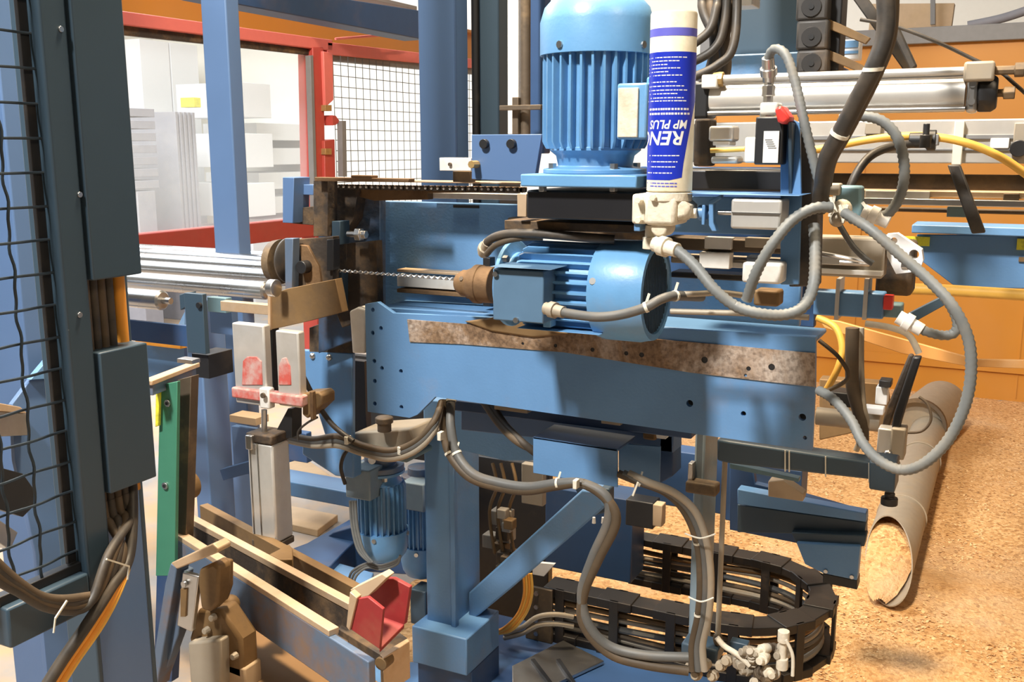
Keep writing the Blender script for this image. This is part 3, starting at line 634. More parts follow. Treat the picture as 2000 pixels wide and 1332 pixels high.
# ================================================================ motors
def motor(t, M, r, L, fins=30, box=None, foot=None, dome=True, cols=('motor_blue',)):
    """M: matrix, z axis from the flange to the fan end"""
    c = cols[0]
    mb = MB(M); mb.lathe((0, 0, 0), (0, 0, 1), [(0, r*.62), (0, r*.98), (.006, r*.98), (.010, r*.7), (L*.10, r*.74), (L*.13, r*.86), (L*.15, r*.86)], 40)
    mb.build('drive_flange', c, t, .001)
    for k in range(4):
        an = PI/4+k*PI/2; MB(M).cyl((r*.86*math.cos(an), r*.86*math.sin(an), .006), (r*.86*math.cos(an), r*.86*math.sin(an), .014), .006, 6).build('flange_bolt', 'steel', t, 0)
    mb = MB(M); mb.lathe((0, 0, 0), (0, 0, 1), [(L*.13, r*.84), (L*.7, r*.84)], 48)
    for k in range(fins):
        an = 2*PI*k/fins; cx, cy = math.cos(an), math.sin(an); w = .0016
        n = Vector((cx, cy, 0)); s_ = Vector((-cy, cx, 0)); vs = []
        for z, ro in ((L*.14, .93), (L*.18, 1.0), (L*.7, 1.0)):
            for rr, ww in ((r*.82, w*1.7), (r*ro, w)):
                vs += [n*rr+s_*ww+Vector((0, 0, z)), n*rr-s_*ww+Vector((0, 0, z))]
        mb.add(vs, [(0, 4, 6, 2), (4, 8, 10, 6), (1, 3, 7, 5), (5, 7, 11, 9), (2, 6, 7, 3), (6, 10, 11, 7), (0, 2, 3, 1)])
    mb.build('finned_body', c, t, 0)
    if dome: pr = [(L*.66, r*1.0), (L*.66, r*1.05), (L*.84, r*1.05), (L*.92, r*.97), (L*.97, r*.82), (L, r*.55)]
    else: pr = [(L*.66, r*1.0), (L*.66, r*1.05), (L*.72, r*1.09), (L*.93, r*1.09), (L, r*1.03), (L, r*.9)]
    mb = MB(M); mb.lathe((0, 0, 0), (0, 0, 1), pr, 56, cap=dome); 
    fc = mb.build('fan_cover', c, t, 0)
    for k in range(4):
        an = PI/4+k*PI/2+.5; n = Vector((math.cos(an), math.sin(an), 0)); MB(M).lathe(n*r*1.03+Vector((0, 0, L*.7)), n, [(0, .005), (.004, .005)], 8).build('screw', 'steel', fc, 0)
    if not dome:
        mb = MB(M); mb.lathe((0, 0, 0), (0, 0, 1), [(L-.014, 0), (L-.014, r)], 40, cap=False); mb.build('grille_recess', 'black_plastic', fc, 0)
        mb = MB(M)
        for i in range(-9, 10):
            y = i*r*.1; h = math.sqrt(max((r*.95)**2-y*y, 0)); mb.box(-h, h, y-.0014, y+.0014, L-.008, L-.001)
        mb.build('grille_slats', 'slate_blue', fc, 0)
        mb = MB(M); mb.lathe((0, 0, 0), (0, 0, 1), [(L-.002, r*.88), (L+.002, r*.9), (L+.002, r*1.03), (L-.004, r*1.05)], 48, cap=False); mb.build('grille_rim', c, fc, 0)
# upright motor
MYc = 1.33
b0 = aY(1162, 338, MYc); top = aY(1162, -12, MYc); r = (aY(1262, 200, MYc)-aY(1060, 200, MYc)).length/2
t = thing('upright_motor', 'large upright blue electric motor beside the grease cartridge', 'motor', (b0.x, MYc, b0.z))
M1 = Matrix.Translation((b0.x, MYc, b0.z)); Lm = top.z-b0.z
motor(t, M1, r*.96, Lm, 30)
MB().bY(1207, 172, 1244, 268, MYc-r*1.12, .004).build('name_plate', 'dusty_white', t, .001)
MB().bY(1205, 163, 1262, 272, MYc-r*1.12+.004, .05).build('terminal_box', 'motor_blue', t, .003)
MB().bY(1262, 150, 1290, 250, MYc-r*.6, .05).build('cable_entry', 'motor_blue', t, .003)
t = thing('mounting_plate', 'bright blue base plate under the upright motor', 'plate', aY(1140, 372, 1.24))
MB().bY(1016, 340, 1243, 368, 1.235, .2).build('plate', 'motor_blue', t, .002)
for x in (1060, 1198): p = aY(x, 374, 1.25); MB().cyl(p, p+Vector((0, 0, .012)), .006, 6).build('bolt', 'steel', t, .0004)
t = thing('carriage_block', 'matt black carriage housing beneath the upright motor base', 'housing', aY(1130, 440, 1.25))
MB().bY(1028, 371, 1262, 434, 1.25, .18).build('housing', 'black_box', t, .003)
MB().bY(1010, 378, 1028, 424, 1.27, .05).build('side_block', 'bare_edge', t)
MB().pY([(985,430),(1262,440),(1262,456),(985,448)], 1.28, .12).build('bottom_strip', 'dark_grime', t)
MB().bY(1262, 330, 1545, 375, 1.26, .1).build('rear_housing', 'black_box', t, .003)
t = thing('motor_slide_bracket', 'slate blue angled bracket with two bolts left of the upright motor', 'bracket', aY(980, 350, 1.42))
MB().pY([(921,263),(1058,262),(1045,345),(1020,355),(921,350)], 1.42, .012).build('plate', 'column_blue', t)
for x, y in ((948, 281), (1001, 281)): p = aY(x, y, 1.42); MB().cyl((p.x, 1.412, p.z), (p.x, 1.43, p.z), .0075, 12).build('bolt', 'black_plastic', t, .0005)
MB().bY(858, 308, 920, 334, 1.44, .02).build('stop_block', 'white_metal', t)
MB().bY(884, 334, 918, 356, 1.47, .02).build('stop_stem', 'brown_steel', t)
p = aY(880, 321, 1.44); MB().cyl((p.x, 1.436, p.z), (p.x, 1.45, p.z), .003, 10).build('pin', 'brown_steel', t, 0)
p = aY(926, 321, 1.41); MB().cyl((p.x, 1.40, p.z), (p.x, 1.43, p.z), .006, 8).build('grease_fitting', 'brass', t, 0)
# lower horizontal motor
c1 = aY(1280, 571, 1.33); r2 = .071; x0 = aY(1000, 560, 1.33).x
t = thing('lying_motor', 'blue electric motor lying below the black housing with slatted fan end', 'motor', aY(1150, 660, 1.33))
M2 = Matrix(((0, 0, 1, x0), (0, 1, 0, 1.33), (-1, 0, 0, c1.z), (0, 0, 0, 1)))
motor(t, M2, r2*.93, c1.x-x0, 28, dome=False)
a = aY(961, 524, 1.23)
MB().bY(962, 524, 1061, 633, 1.235, .045).build('terminal_box', 'box_blue_shaded', t, .002)
MB().bY(957, 521, 1076, 527, 1.225, .07).build('terminal_box_edge', 'box_blue_shaded', t, .001)
MB().bY(1061, 540, 1075, 640, 1.262, .02).build('box_flange', 'motor_blue', t, .001)
for x, y in ((969, 535), (1009, 625)): p = aY(x, y, 1.235); MB().cyl((p.x, 1.231, p.z), (p.x, 1.237, p.z), .004, 10).build('box_screw', 'steel', t, 0)
mb = MB(); mb.bY(1010, 640, 1170, 655, 1.27, .08); mb.build('motor_foot', 'motor_blue', t, .002)
# ================================================================ GREASE CARTRIDGE AND PUMP
CY = 1.13
cb = aY(1307, 375, CY); ct = aY(1308, 26, CY); rc = (aY(1351, 200, CY)-aY(1265, 200, CY)).length/2
t = thing('grease_cartridge', 'cream and blue grease cartridge standing upside down on the pump', 'cartridge', (cb.x, CY, cb.z))
H = ct.z-cb.z
MB().lathe((cb.x, CY, cb.z), (0, 0, 1), [(0, rc*.9), (.002, rc), (H-.002, rc), (H, rc*.97), (H, rc*.86), (H-.004, rc*.84)], 56).build('tube', 'cartridge_cream', t, 0)
def zc_(y): return aY(1307, y, CY-rc*.9).z
def band(name, ytop, ybot, mt, a0=0, a1=2*PI, edge=None, rr=1.006, n=72):
    """printed band on the tube; edge(f) gives the lower z of the label at angle fraction f"""
    mb = MB(); vs = []; fs = []
    for i in range(n+1):
        an = a0+(a1-a0)*i/n; x = math.sin(an); y = -math.cos(an); zb_ = zc_(ybot) if not edge else edge(an)
        for z in (zb_, zc_(ytop)): vs.append((cb.x+rc*rr*x, CY+rc*rr*y, z))
    for i in range(n): fs.append((2*i, 2*i+2, 2*i+3, 2*i+1))
    mb.add(vs, fs); return mb.build(name, mt, t, 0)
# camera direction seen from the tube: angle of the front line
fa = math.atan2(-cb.x, CY)   # towards the camera, measured from -Y towards +X
def fr(px):  # label angle for an image column
    s_ = max(-1, min(1, (px-1308)/44.5)); return fa+math.asin(s_)
def edge(an):
    d_ = an-fa; s_ = math.sin(d_) if abs(d_) < PI/2 else (1 if d_ > 0 else -1)
    if d_ < .55 and d_ > -PI/2: y_ = 352-10*max(0, s_)
    elif 0 < d_ <= PI/2+.2: y_ = 340-(s_-.5)*290
    else: y_ = 352 if d_ < 0 else 200
    return zc_(max(y_, 190))
band('violet_stripe', 54, 70, 'label_violet')
band('blue_label', 101, 352, 'label_blue', fa-PI*.9, fa+PI/2+.1, edge)
def cyl_text(body, size, ybase, px_right, mt, name, shear=0., squash=1.):
    """rotated half a turn: reads from right to left, upside down"""
    cu = bpy.data.curves.new('tmp', 'FONT'); cu.body = body; cu.size = size; cu.shear = shear; cu.offset = size*.02; cu.resolution_u = 3
    o = bpy.data.objects.new('tmp', cu); COL.objects.link(o); bpy.context.view_layer.update()
    dg = bpy.context.evaluated_depsgraph_get(); me = bpy.data.meshes.new_from_object(o.evaluated_get(dg))
    bm = bmesh.new(); bm.from_mesh(me); bmesh.ops.triangulate(bm, faces=bm.faces)
    for _ in range(3):
        es = [e for e in bm.edges if e.calc_length() > .003]
        if not es: break
        bmesh.ops.subdivide_edges(bm, edges=es, cuts=1); bmesh.ops.triangulate(bm, faces=bm.faces)
    a0 = fr(px_right); vs = []
    for v in bm.verts:
        an = a0-v.co.x*squash/rc; z = zc_(ybase)-v.co.y
        vs.append((cb.x+rc*1.014*math.sin(an), CY-rc*1.014*math.cos(an), z))
    bm.verts.index_update(); fs = [tuple(v.index for v in f.verts) for f in bm.faces]; bm.free()
    bpy.data.objects.remove(o); bpy.data.curves.remove(cu)
    return MB().add(vs, fs).build(name, mt, t, 0, smooth=False)
cyl_text('RENOLIT', .0215, 257, 1334, 'label_white', 'brand_lettering', .2, 1.08)
cyl_text('MP PLUS', .0135, 235, 1339, 'label_white', 'product_lettering', .2, .95)
# rows of fine print (too small to read in the photo)
mb = MB(); random.seed(5)
for y_, h, p1 in [(222,4,1342),(213,4,1340),(197,2,1335),(191,2,1330),(183,2,1318),(176,2,1336),(168,2,1330),(160,2,1316),(147,2,1326),(140,2,1300),(133,2,1322),(126,2,1298),(119,2,1320),(112,2,1334),(304,2,1325),(316,2,1322),(326,2,1318),(338,2,1312)]:
    x = p1
    while x > 1268:
        w = random.uniform(3, 8 if h < 3 else 5); a0, a1 = fr(max(x-w, 1264)), fr(x); vs = []
        for an in (a0, a1):
            for yy_ in (y_+h/2, y_-h/2): vs.append((cb.x+rc*1.012*math.sin(an), CY-rc*1.012*math.cos(an), zc_(yy_)))
        mb.add(vs, [(0, 2, 3, 1)]); x -= w+random.uniform(.8, 2)
mb.build('fine_print', 'label_white', t, 0)
mb = MB()
for y_ in (358, 364):
    x = 1322
    while x > 1270:
        w = random.uniform(4, 9); vs = []
        for an in (fr(x-w), fr(x)):
            for yy_ in (y_+1.2, y_-1.2): vs.append((cb.x+rc*1.012*math.sin(an), CY-rc*1.012*math.cos(an), zc_(yy_)))
        mb.add(vs, [(0, 2, 3, 1)]); x -= w+1.5
mb.build('fine_print', 'label_violet', t, 0)
# pump
t = thing('grease_pump', 'dusty cream grease pump block under the cartridge', 'pump', aY(1280, 470, CY))
MB().lathe((cb.x, CY, cb.z-.012), (0, 0, 1), [(0, rc*.8), (.002, rc*1.02), (.012, rc*1.02)], 40).build('cartridge_socket', 'dusty_white', t, .001)
MB().bY(1234, 379, 1262, 438, CY-.02, .05).build('left_flange', 'dusty_white', t, .003)
MB().bY(1258, 382, 1318, 442, CY-.025, .055).build('pump_body', 'dusty_white', t, .005)
MB().pY([(1290,380),(1325,384),(1345,402),(1345,425),(1318,432),(1298,420)], CY-.018, .04).build('outlet_body', 'dusty_white', t, .005)
MB().lathe(aY(1335, 416, CY), (1, 0, 0), [(0, .009), (.006, .009), (.007, .0065), (.016, .0065)], 6).build('gland_nut', 'dusty_white', t, .0006)
MB().lathe(aY(1292, 444, CY-.01), (0, -1, 0), [(-.02, .011), (.006, .011), (.01, .009)], 20).build('check_valve', 'dusty_white', t, .001)
MB().bY(1238, 436, 1250, 452, CY-.015, .02).build('lower_nipple', 'blue_paint', t)
for x, y in ((1247, 391), (1247, 430), (1276, 386)): p = aY(x, y, CY-.027); MB().lathe(p, (0, 1, 0), [(-.004, .004), (.004, .0045)], 6).build('cap_screw', 'dusty_white', t, .0003)
MB().lathe(aY(1270, 440, CY), (0, 0, -1), [(0, .006), (.014, .006), (.014, .0085), (.028, .0085)], 14).build('outlet_stub', 'dusty_white', t, .0006)
t = thing('pump_actuator', 'small silver cylinder with blue push rod right of the grease pump', 'cylinder', aY(1475, 452, CY))
MB().bY(1428, 388, 1524, 450, CY-.01, .045).build('body', 'aluminium', t, .003)
MB().bY(1429, 414, 1524, 419, CY-.012, .003).build('groove', 'steel', t, 0)
MB().lathe(aY(1402, 415, CY+.01), (1, 0, 0), [(0, .003), (.02, .003)], 12).build('rod', 'steel', t)
MB().lathe(aY(1352, 415, CY+.01), (1, 0, 0), [(0, .004), (.008, .004), (.008, .009), (.018, .009), (.018, .0035), (.022, .0035)], 12).build('push_button', 'blue_paint', t)
MB().bY(1371, 400, 1376, 440, CY, .006).build('cross_pin', 'blue_paint', t)
MB().pY([(1384,392),(1408,380),(1408,388),(1393,398),(1393,434),(1400,452),(1390,452),(1384,440)], CY, .012).build('stop_plate', 'blue_paint', t)
t = thing('pump_bracket', 'blue angle bracket holding the silver pump cylinder', 'bracket', aY(1450, 470, 1.19))
MB().bY(1318, 378, 1560, 383, CY-.01, .075).build('top_edge', 'blue_paint', t)
MB().bY(1318, 383, 1560, 462, 1.19, .008).build('back_plate', 'blue_paint', t)
MB().pY([(1524,236),(1545,232),(1562,240),(1565,380),(1560,556),(1524,556)], 1.175, .006).build('upright_plate', 'blue_paint', t)
MB().pY([(1548,250),(1572,262),(1600,400),(1596,560),(1548,560)], 1.2, .03).build('steel_backing', 'link_grey', t, .002)
MB().pX([(1546,238),(1562,244),(1562,560),(1548,560)], aY(1546, 400, 1.175).x, .004).build('return_flange', 'slate_blue', t)
# valve block with label
t = thing('solenoid_valve', 'black solenoid valve with white label left of the blue bracket', 'valve', aY(1500, 325, 1.17))
MB().bY(1476, 228, 1526, 322, 1.15, .03).build('body', 'black_plastic', t, .002)
MB().bY(1492, 256, 1519, 318, 1.147, .002).build('white_label', 'label_white', t, 0)
MB().pY([(1512,212),(1526,205),(1544,232),(1530,244),(1518,238)], 1.14, .03).build('red_cap', 'red_plastic', t, .003)
mb = MB()
for i in range(5): mb.bY(1494+i*1.5, 272+i*4, 1508+i*2, 273.5+i*4, 1.1465, .0006)
mb.build('fine_print', 'trim_grey', t, 0)
MB().bY(1455, 268, 1480, 318, 1.16, .03).build('connector', 'white_metal', t, .002)
t = thing('sensor_mount', 'cluster of pale fittings and orange tube between cartridge and valve', 'fitting', aY(1420, 320, 1.2))
MB().bY(1384, 246, 1432, 276, 1.2, .03).build('upper_block', 'aluminium', t, .003)
MB().bY(1392, 276, 1425, 284, 1.2, .03).build('stem', 'white_metal', t)
MB().tube(px3([(1388, 294, 1.18), (1420, 293, 1.18), (1455, 291, 1.18)]), .003, 10).build('orange_tube', 'yellow_cable', t, 0)
MB().bY(1388, 305, 1440, 320, 1.2, .03).build('lower_block', 'aluminium', t, .003)
MB().bY(1356, 232, 1385, 325, 1.22, .03).build('dark_body', 'dark_grime', t, .003)
# ================================================================ PNEUMATIC CYLINDER, TOP RIGHT
t = thing('pneumatic_cylinder', 'long silver pneumatic cylinder lying across the top right', 'cylinder', aY(1650, 240, 1.3))
P0 = aY(1392, 195, 1.3); P1 = aY(1885, 195, 1.3); rr_ = (aY(1650, 163, 1.3)-aY(1650, 233, 1.3)).length/2
MB().cyl((P0.x, 1.3, P0.z), (P1.x, 1.3, P0.z), rr_*.96, 40).build('barrel', 'aluminium', t, 0)
xb = aY(1888, 195, 1.3).x
MB().box(xb, xb+.012, 1.3-rr_, 1.3+rr_, P0.z-rr_*1.02, P0.z+rr_*1.02).build('end_cap', 'steel', t, .004)
MB().lathe((xb+.012, 1.3, P0.z), (1, 0, 0), [(0, rr_*1.05), (.014, rr_*1.05), (.02, rr_*.85)], 8, PI/8).build('end_cap', 'black_plastic', t, .002)
MB().lathe((xb+.03, 1.3, P0.z), (1, 0, 0), [(0, .005), (.008, .005), (.008, .008), (.02, .008)], 6).build('rod_nut', 'brown_steel', t)
MB().box(P0.x-.03, P0.x, 1.3-rr_, 1.3+rr_, P0.z-rr_*1.1, P0.z+rr_*1.0).build('front_cap', 'black_plastic', t, .003)
for dy_, dz_ in ((-.9, .9), (-.9, -.82)):
    MB().cyl((P0.x, 1.3+rr_*dy_, P0.z+rr_*dz_), (xb, 1.3+rr_*dy_, P0.z+rr_*dz_), .0032, 10).build('tie_rod', 'steel', t, 0)
for z_ in (-.45, .45): p = Vector((xb+.006, 1.3-rr_, P0.z+rr_*z_)); MB().lathe(p, (0, -1, 0), [(0, .004), (.002, .004)], 12).build('port_plug', 'steel', t, 0)
t = thing('guide_tube', 'thin silver guide tube just above the pneumatic cylinder', 'tube', aY(1650, 160, 1.28))
a = aY(1400, 155, 1.28); b = aY(1900, 155, 1.28)
MB().cyl((a.x, 1.28, a.z), (b.x, 1.28, a.z), .0052, 16).build('tube', 'aluminium', t, 0)
MB().lathe((a.x-.005, 1.28, a.z), (1, 0, 0), [(0, .008), (.008, .009), (.014, .009)], 8).build('collar', 'brass', t)
MB().bY(1370, 146, 1400, 172, 1.27, .03).build('mount_block', 'white_metal', t, .002)
MB().box(b.x-.01, b.x+.022, 1.27, 1.295, a.z-.012, a.z+.01).build('end_block', 'duct_grey', t, .003)
MB().lathe((b.x+.022, 1.285, a.z), (1, 0, 0), [(0, .005), (.02, .005), (.02, .008), (.03, .008), (.03, .006), (.036, .009), (.046, .009)], 8).build('end_fitting', 'brown_steel', t)
t = thing('hose_elbow_fitting', 'silver banjo fitting under the tall grey hose arch', 'fitting', aY(1500, 225, 1.22))
MB().lathe(aY(1502, 150, 1.22), (0, 0, -1), [(0, .006), (.01, .006), (.01, .008), (.022, .008), (.022, .006), (.034, .006), (.034, .009), (.048, .009)], 8).build('stem', 'steel', t, .0005)
MB().bY(1484, 200, 1518, 224, 1.2, .03).build('banjo_block', 'white_metal', t, .003)
# profile rails behind
def rail(name, label, cat, x0, y0, x1, y1, v, d, mt, extra=()):
    t = thing(name, label, cat, aY((x0+x1)/2, y1, v))
    MB().bY(x0, y0, x1, y1, v, d).build('rail_body', mt, t, .002)
    for (a_, b_, c_, e_, dv, mm, nm) in extra: MB().bY(a_, b_, c_, e_, v-dv, dv+.01).build(nm, mm, t, .001)
    return t
rail('profile_rail', 'wide aluminium profile rail behind the pneumatic cylinder', 'rail', 1350, 240, 2500, 322, 1.5, .06, 'aluminium',
     [(1560, 265, 2500, 269, .004, 'trim_grey', 'groove'), (1560, 290, 2500, 294, .004, 'trim_grey', 'groove'), (1865, 236, 1877, 322, .012, 'zip_tie', 'strap'), (1982, 240, 2500, 322, .01, 'duct_grey', 'end_plate'), (1690, 240, 1720, 262, .01, 'duct_grey', 'clip'), (1935, 270, 1970, 290, .006, 'cream', 'sticker')])
p = aY(1990, 290, 1.49); tag(MB().lathe(p, (0, -1, 0), [(-.005, .011), (.01, .011)], 20).build('round_knob', 'black_plastic', bevel=.001), 'round black knob at the right edge on the profile rail end plate', 'knob')
t = thing('dark_shaft', 'dark steel shaft running right below the wide aluminium rail', 'shaft', aY(1700, 352, 1.55))
a = aY(1560, 352, 1.55); b = aY(2500, 352, 1.55); MB().cyl((a.x, 1.55, a.z), (b.x, 1.55, a.z), .011, 20).build('shaft_body', 'brown_steel', t, 0)
rail('machined_rail', 'dusty machined rail under the dark shaft at the right', 'rail', 1560, 368, 2500, 398, 1.6, .05, 'bare_edge', [(1560, 396, 2500, 402, .02, 'steel', 'lip'), (1690, 372, 1815, 392, .004, 'white_metal', 'bearing_plate'), (1960, 378, 1990, 392, .01, 'brown_steel', 'clip')])
rail('lower_guide_bar', 'grey brown guide bar beneath the machined rail', 'bar', 1640, 404, 2500, 432, 1.65, .04, 'brown_steel', [(1850, 404, 1900, 425, .01, 'teal_grey', 'patch_plate')])
rail('clamp_rail', 'pale clamp rail between the fan end and the hose junction', 'rail', 1300, 462, 1600, 500, 1.36, .04, 'brown_steel',
     [(1376, 463, 1428, 488, .008, 'white_metal', 'pale_block'), (1366, 492, 1424, 526, .012, 'white_metal', 'pale_block'), (1455, 464, 1530, 486, .006, 'duct_grey', 'plate')])
rail('lower_clamp_rail', 'dusty lower clamp rail with white blocks right of the fan end', 'rail', 1310, 500, 1600, 528, 1.37, .05, 'duct_grey', [(1385, 510, 1450, 524, .004, 'aluminium', 'plate')])
tag(MB().bY(1310, 530, 1560, 556, 1.42, .04).build('black_rail', 'black_plastic', bevel=.002), 'black rail below the white clamp blocks', 'rail')
t = thing('white_valve_block', 'white valve block with pale corner left of the hose loop', 'valve', aY(1490, 556, 1.17))
MB().bY(1450, 512, 1524, 556, 1.14, .035).build('body', 'white_metal', t, .003); MB().bY(1458, 500, 1490, 514, 1.15, .02).build('cap', 'black_plastic', t, .001)
MB().bY(1472, 566, 1520, 600, 1.19, .03).build('brass_port', 'guard_brown', t, .003)
# clear plastic cylinder block
rail('shock_cylinder', 'silver cylinder block with thin pipe right of the blue bracket', 'cylinder', 1565, 462, 1722, 545, 1.3, .05, 'duct_grey',
     [(1558, 464, 1582, 540, .01, 'white_metal', 'end_plate'), (1600, 500, 1680, 520, .01, 'aluminium', 'plate'), (1600, 524, 1722, 540, .008, 'white_metal', 'plate')])
tag(MB().tube(px3([(1562, 490, 1.24), (1620, 498, 1.24), (1700, 515, 1.24), (1640, 512, 1.24)]), .0028, 8).build('thin_pipe', 'steel', bevel=0), 'thin bent silver pipe across the silver cylinder block', 'pipe')
tag(MB().bY(1715, 470, 1780, 580, 1.4, .05).build('dark_gearbox', 'dark_grime', bevel=.006), 'dark grimy gearbox behind the white plastic cap', 'housing')
t = thing('perforated_bracket', 'white tilted plastic plate with two round holes behind the big grey hose', 'cap', aY(1770, 530, 1.32))
MB().plate([(1730,458),(1752,456),(1800,488),(1803,508),(1795,530),(1750,535),(1732,500)], [(1746,470,.004),(1785,497,.006)], 1.32, .02).build('shell', 'white_paint', t, .002)
MB().bY(1760, 512, 1772, 524, 1.317, .01).build('screw', 'steel', t)
t = thing('junction_box', 'teal grey box where the grey hoses meet', 'box', aY(1655, 440, 1.2))
MB().pY([(1625,362),(1682,364),(1682,430),(1660,440),(1632,400)], 1.2, .03).build('body', 'teal_grey', t, .003)
MB().bY(1612, 358, 1640, 382, 1.195, .02).build('side_tab', 'duct_grey', t, .002)
t = thing('cable_tie_knot', 'tangle of cream zip ties binding the hoses at the junction', 'zip tie', aY(1640, 430, 1.16))
for k, (x0, y0, x1, y1) in enumerate(((1622,385,1634,415),(1630,382,1622,420),(1640,400,1655,432),(1655,400,1645,435),(1618,420,1632,422),(1660,420,1652,432),(1684,395,1694,408))):
    MB().bar(aY(x0, y0, 1.15+.003*k), aY(x1, y1, 1.15+.003*k), .003, .0035, (0, 1, 0)).build('tie', 'zip_tie', t, 0)
MB().ball(aY(1645, 408, 1.17), .011, 14).build('hose_gland', 'dusty_white', t, 0)
MB().ball(aY(1635, 428, 1.165), .009, 14).build('hose_gland', 'duct_grey', t, 0)
# blue cross beam with yellow labels
t = thing('cross_beam', 'bright blue cross beam with yellow labels at the right edge', 'beam', aY(1900, 560, 2.1))
MB().pY([(1790,458),(2500,464),(2500,572),(1880,562),(1860,556),(1800,510)], 2.1, .012).build('web', 'blue_paint', t, .002)
MB().bY(1780, 455, 2500, 460, 2.05, .1).build('top_flange', 'blue_paint', t, .002)
MB().bY(1752, 461, 1815, 481, 2.092, .004).build('warning_label', 'label_yellow', t, 0)
MB().bY(1987, 466, 2040, 490, 2.092, .004).build('warning_label', 'label_yellow', t, 0)
MB().bY(1990, 502, 2040, 513, 2.095, .004).build('slot', 'guard_brown', t, 0)
# segmented blue rail
t = thing('segmented_rail', 'blue segmented rail with clear joints left of the yellow hose', 'rail', aY(1640, 620, 1.35))
for i, (x0, x1) in enumerate(((1590, 1634), (1637, 1688), (1692, 1724))): MB().bY(x0, 568+i*2, x1, 618+i*3, 1.35, .03).build('segment', 'blue_paint', t, .002)
for x in (1635, 1690): MB().bY(x-1.5, 545, x+1.5, 625, 1.345, .04).build('joint', 'aluminium', t, 0)
MB().bY(1700, 592, 1760, 622, 1.36, .03).build('green_block', 'teal_grey', t, .002)
MB().bY(1726, 578, 1742, 606, 1.34, .02).build('red_tag', 'red_plastic', t, .001)
# top right dark machinery
t = thing('vertical_energy_chain', 'dark vertical cable chain with round link pins, top right', 'cable chain', aY(1600, 150, 1.55))
for i, (y0, y1) in enumerate(((-260, -202), (-200, -142), (-140, -82), (-80, -22), (-20, 38), (40, 96), (98, 142))):
    l = MB().bY(1556, y0, 1615, y1, 1.5, .04).build('link', 'link_grey', t, .004)
    p = aY(1585, (y0+y1)/2+4, 1.5); MB().lathe(p, (0, -1, 0), [(-.001, .014), (.002, .014)], 20).build('pin_ring', 'chain_plastic', l, .0005); MB().lathe(p, (0, -1, 0), [(0, .004), (.0035, .004)], 10).build('pin', 'black_plastic', l, 0)
MB().bY(1615, -260, 1637, 142, 1.53, .05).build('inner_track', 'black_plastic', t, .002)
for y in (40, 100): MB().pY([(1612,y-5),(1640,y+6),(1700,y+34),(1690,y+46),(1612,y+14)], 1.52, .01).build('guide_leaf', 'guard_brown', t, .001)
t = thing('upper_housing', 'dark blue grey housing at the top between cables and chain', 'housing', aY(1500, 150, 1.75))
MB().bY(1440, -260, 1558, 112, 1.75, .1).build('panel', 'slate_blue', t, .003); MB().bY(1350, 110, 1560, 150, 1.7, .1).build('lower_panel', 'blue_paint', t, .003)
MB().bY(1560, 130, 1640, 148, 1.75, .1).build('dark_ledge', 'dark_blue', t, .003)  # dark blue ledge beside the lower panel
MB().bY(1370, -20, 1470, 10, 1.6, .05).build('top_clamp', 'white_metal', t, .002)
t = thing('blue_sticker_box', 'small box with blue and white sticker right of the dark chain', 'box', aY(1657, 115, 1.7))
MB().bY(1637, 78, 1678, 116, 1.7, .03).build('box_body', 'white_paint', t, .002); MB().bY(1639, 80, 1676, 92, 1.698, .002).build('blue_sticker', 'blue_paint', t, 0); MB().bY(1639, 100, 1676, 104, 1.698, .002).build('blue_sticker', 'blue_paint', t, 0)
for i, (pts, lab) in enumerate((
    ([(1560,-150),(1590,-150),(1790,130),(1765,138)], 'black diagonal strut sloping down right of the sticker box'),
    ([(1640,-150),(1662,-150),(1790,128),(1778,138)], 'second black diagonal strut, nearest the orange wall'),
    ([(1850,322),(1875,322),(1925,455),(1898,457)], 'black belt hanging below the aluminium rail at the right'))):
    tag(MB().pY(pts, (1.75, 1.6, 1.46)[i], .02).build('black_strap', 'cable_black', bevel=.002), lab, 'strap')

t = thing('rear_filler_panel', 'dark filler panel behind the grease pump and clamp rails', 'panel', aY(1400, 620, 1.75))
MB().bY(1250, 325, 1590, 640, 1.75, .02).build('panel_sheet', 'dark_blue', t, .002)  # dark filler sheet added to close the bright gap behind the rails
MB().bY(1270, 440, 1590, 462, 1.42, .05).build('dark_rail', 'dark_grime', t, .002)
# smudge and small print above the blue label
# ================================================================ BELOW THE FRAME
t = thing('stained_clamp_head', 'silver clamp head with two red stains left of the blue panel', 'clamp', aY(520, 800, 1.4))
MB().bY(452, 630, 522, 795, 1.4, .02).build('front_jaw', 'aluminium', t, .003)
MB().bY(537, 645, 588, 798, 1.4, .02).build('side_jaw', 'aluminium', t, .003)
MB().bY(521, 640, 538, 780, 1.43, .02).build('slot', 'black_plastic', t, .001)
MB().bY(451, 756, 590, 796, 1.393, .02).build('cross_jaw', 'red_stain', t, .003)
MB().pY([(474,705),(482,697),(500,697),(510,706),(512,752),(472,752)], 1.398, .004).build('red_stain', 'red_stain', t, .001)
MB().pY([(544,752),(544,715),(550,700),(558,698),(566,716),(568,752)], 1.398, .004).build('red_stain', 'red_stain', t, .001)
MB().pY([(590,768),(622,766),(629,772),(629,790),(600,818),(590,810)], 1.41, .04).build('brown_lug', 'guard_brown', t, .003)
MB().bY(604, 765, 612, 820, 1.40, .01).build('pin', 'rust', t)
t = thing('vertical_cylinder', 'upright silver pneumatic cylinder left of the gear motors', 'cylinder', aY(520, 1065, 1.38))
a = aY(487, 950, 1.38); b = aY(525, 950, 1.38); zt_ = aY(505, 866, 1.38).z; zb_ = aY(505, 1055, 1.38).z
MB().box(a.x, b.x+.012, 1.38, 1.43, zb_, zt_).build('barrel', 'aluminium', t, .004)
for k in (0, 1): MB().box(a.x+.006+k*.018, a.x+.009+k*.018, 1.3785, 1.382, zb_, zt_).build('profile_groove', 'steel', t, 0)
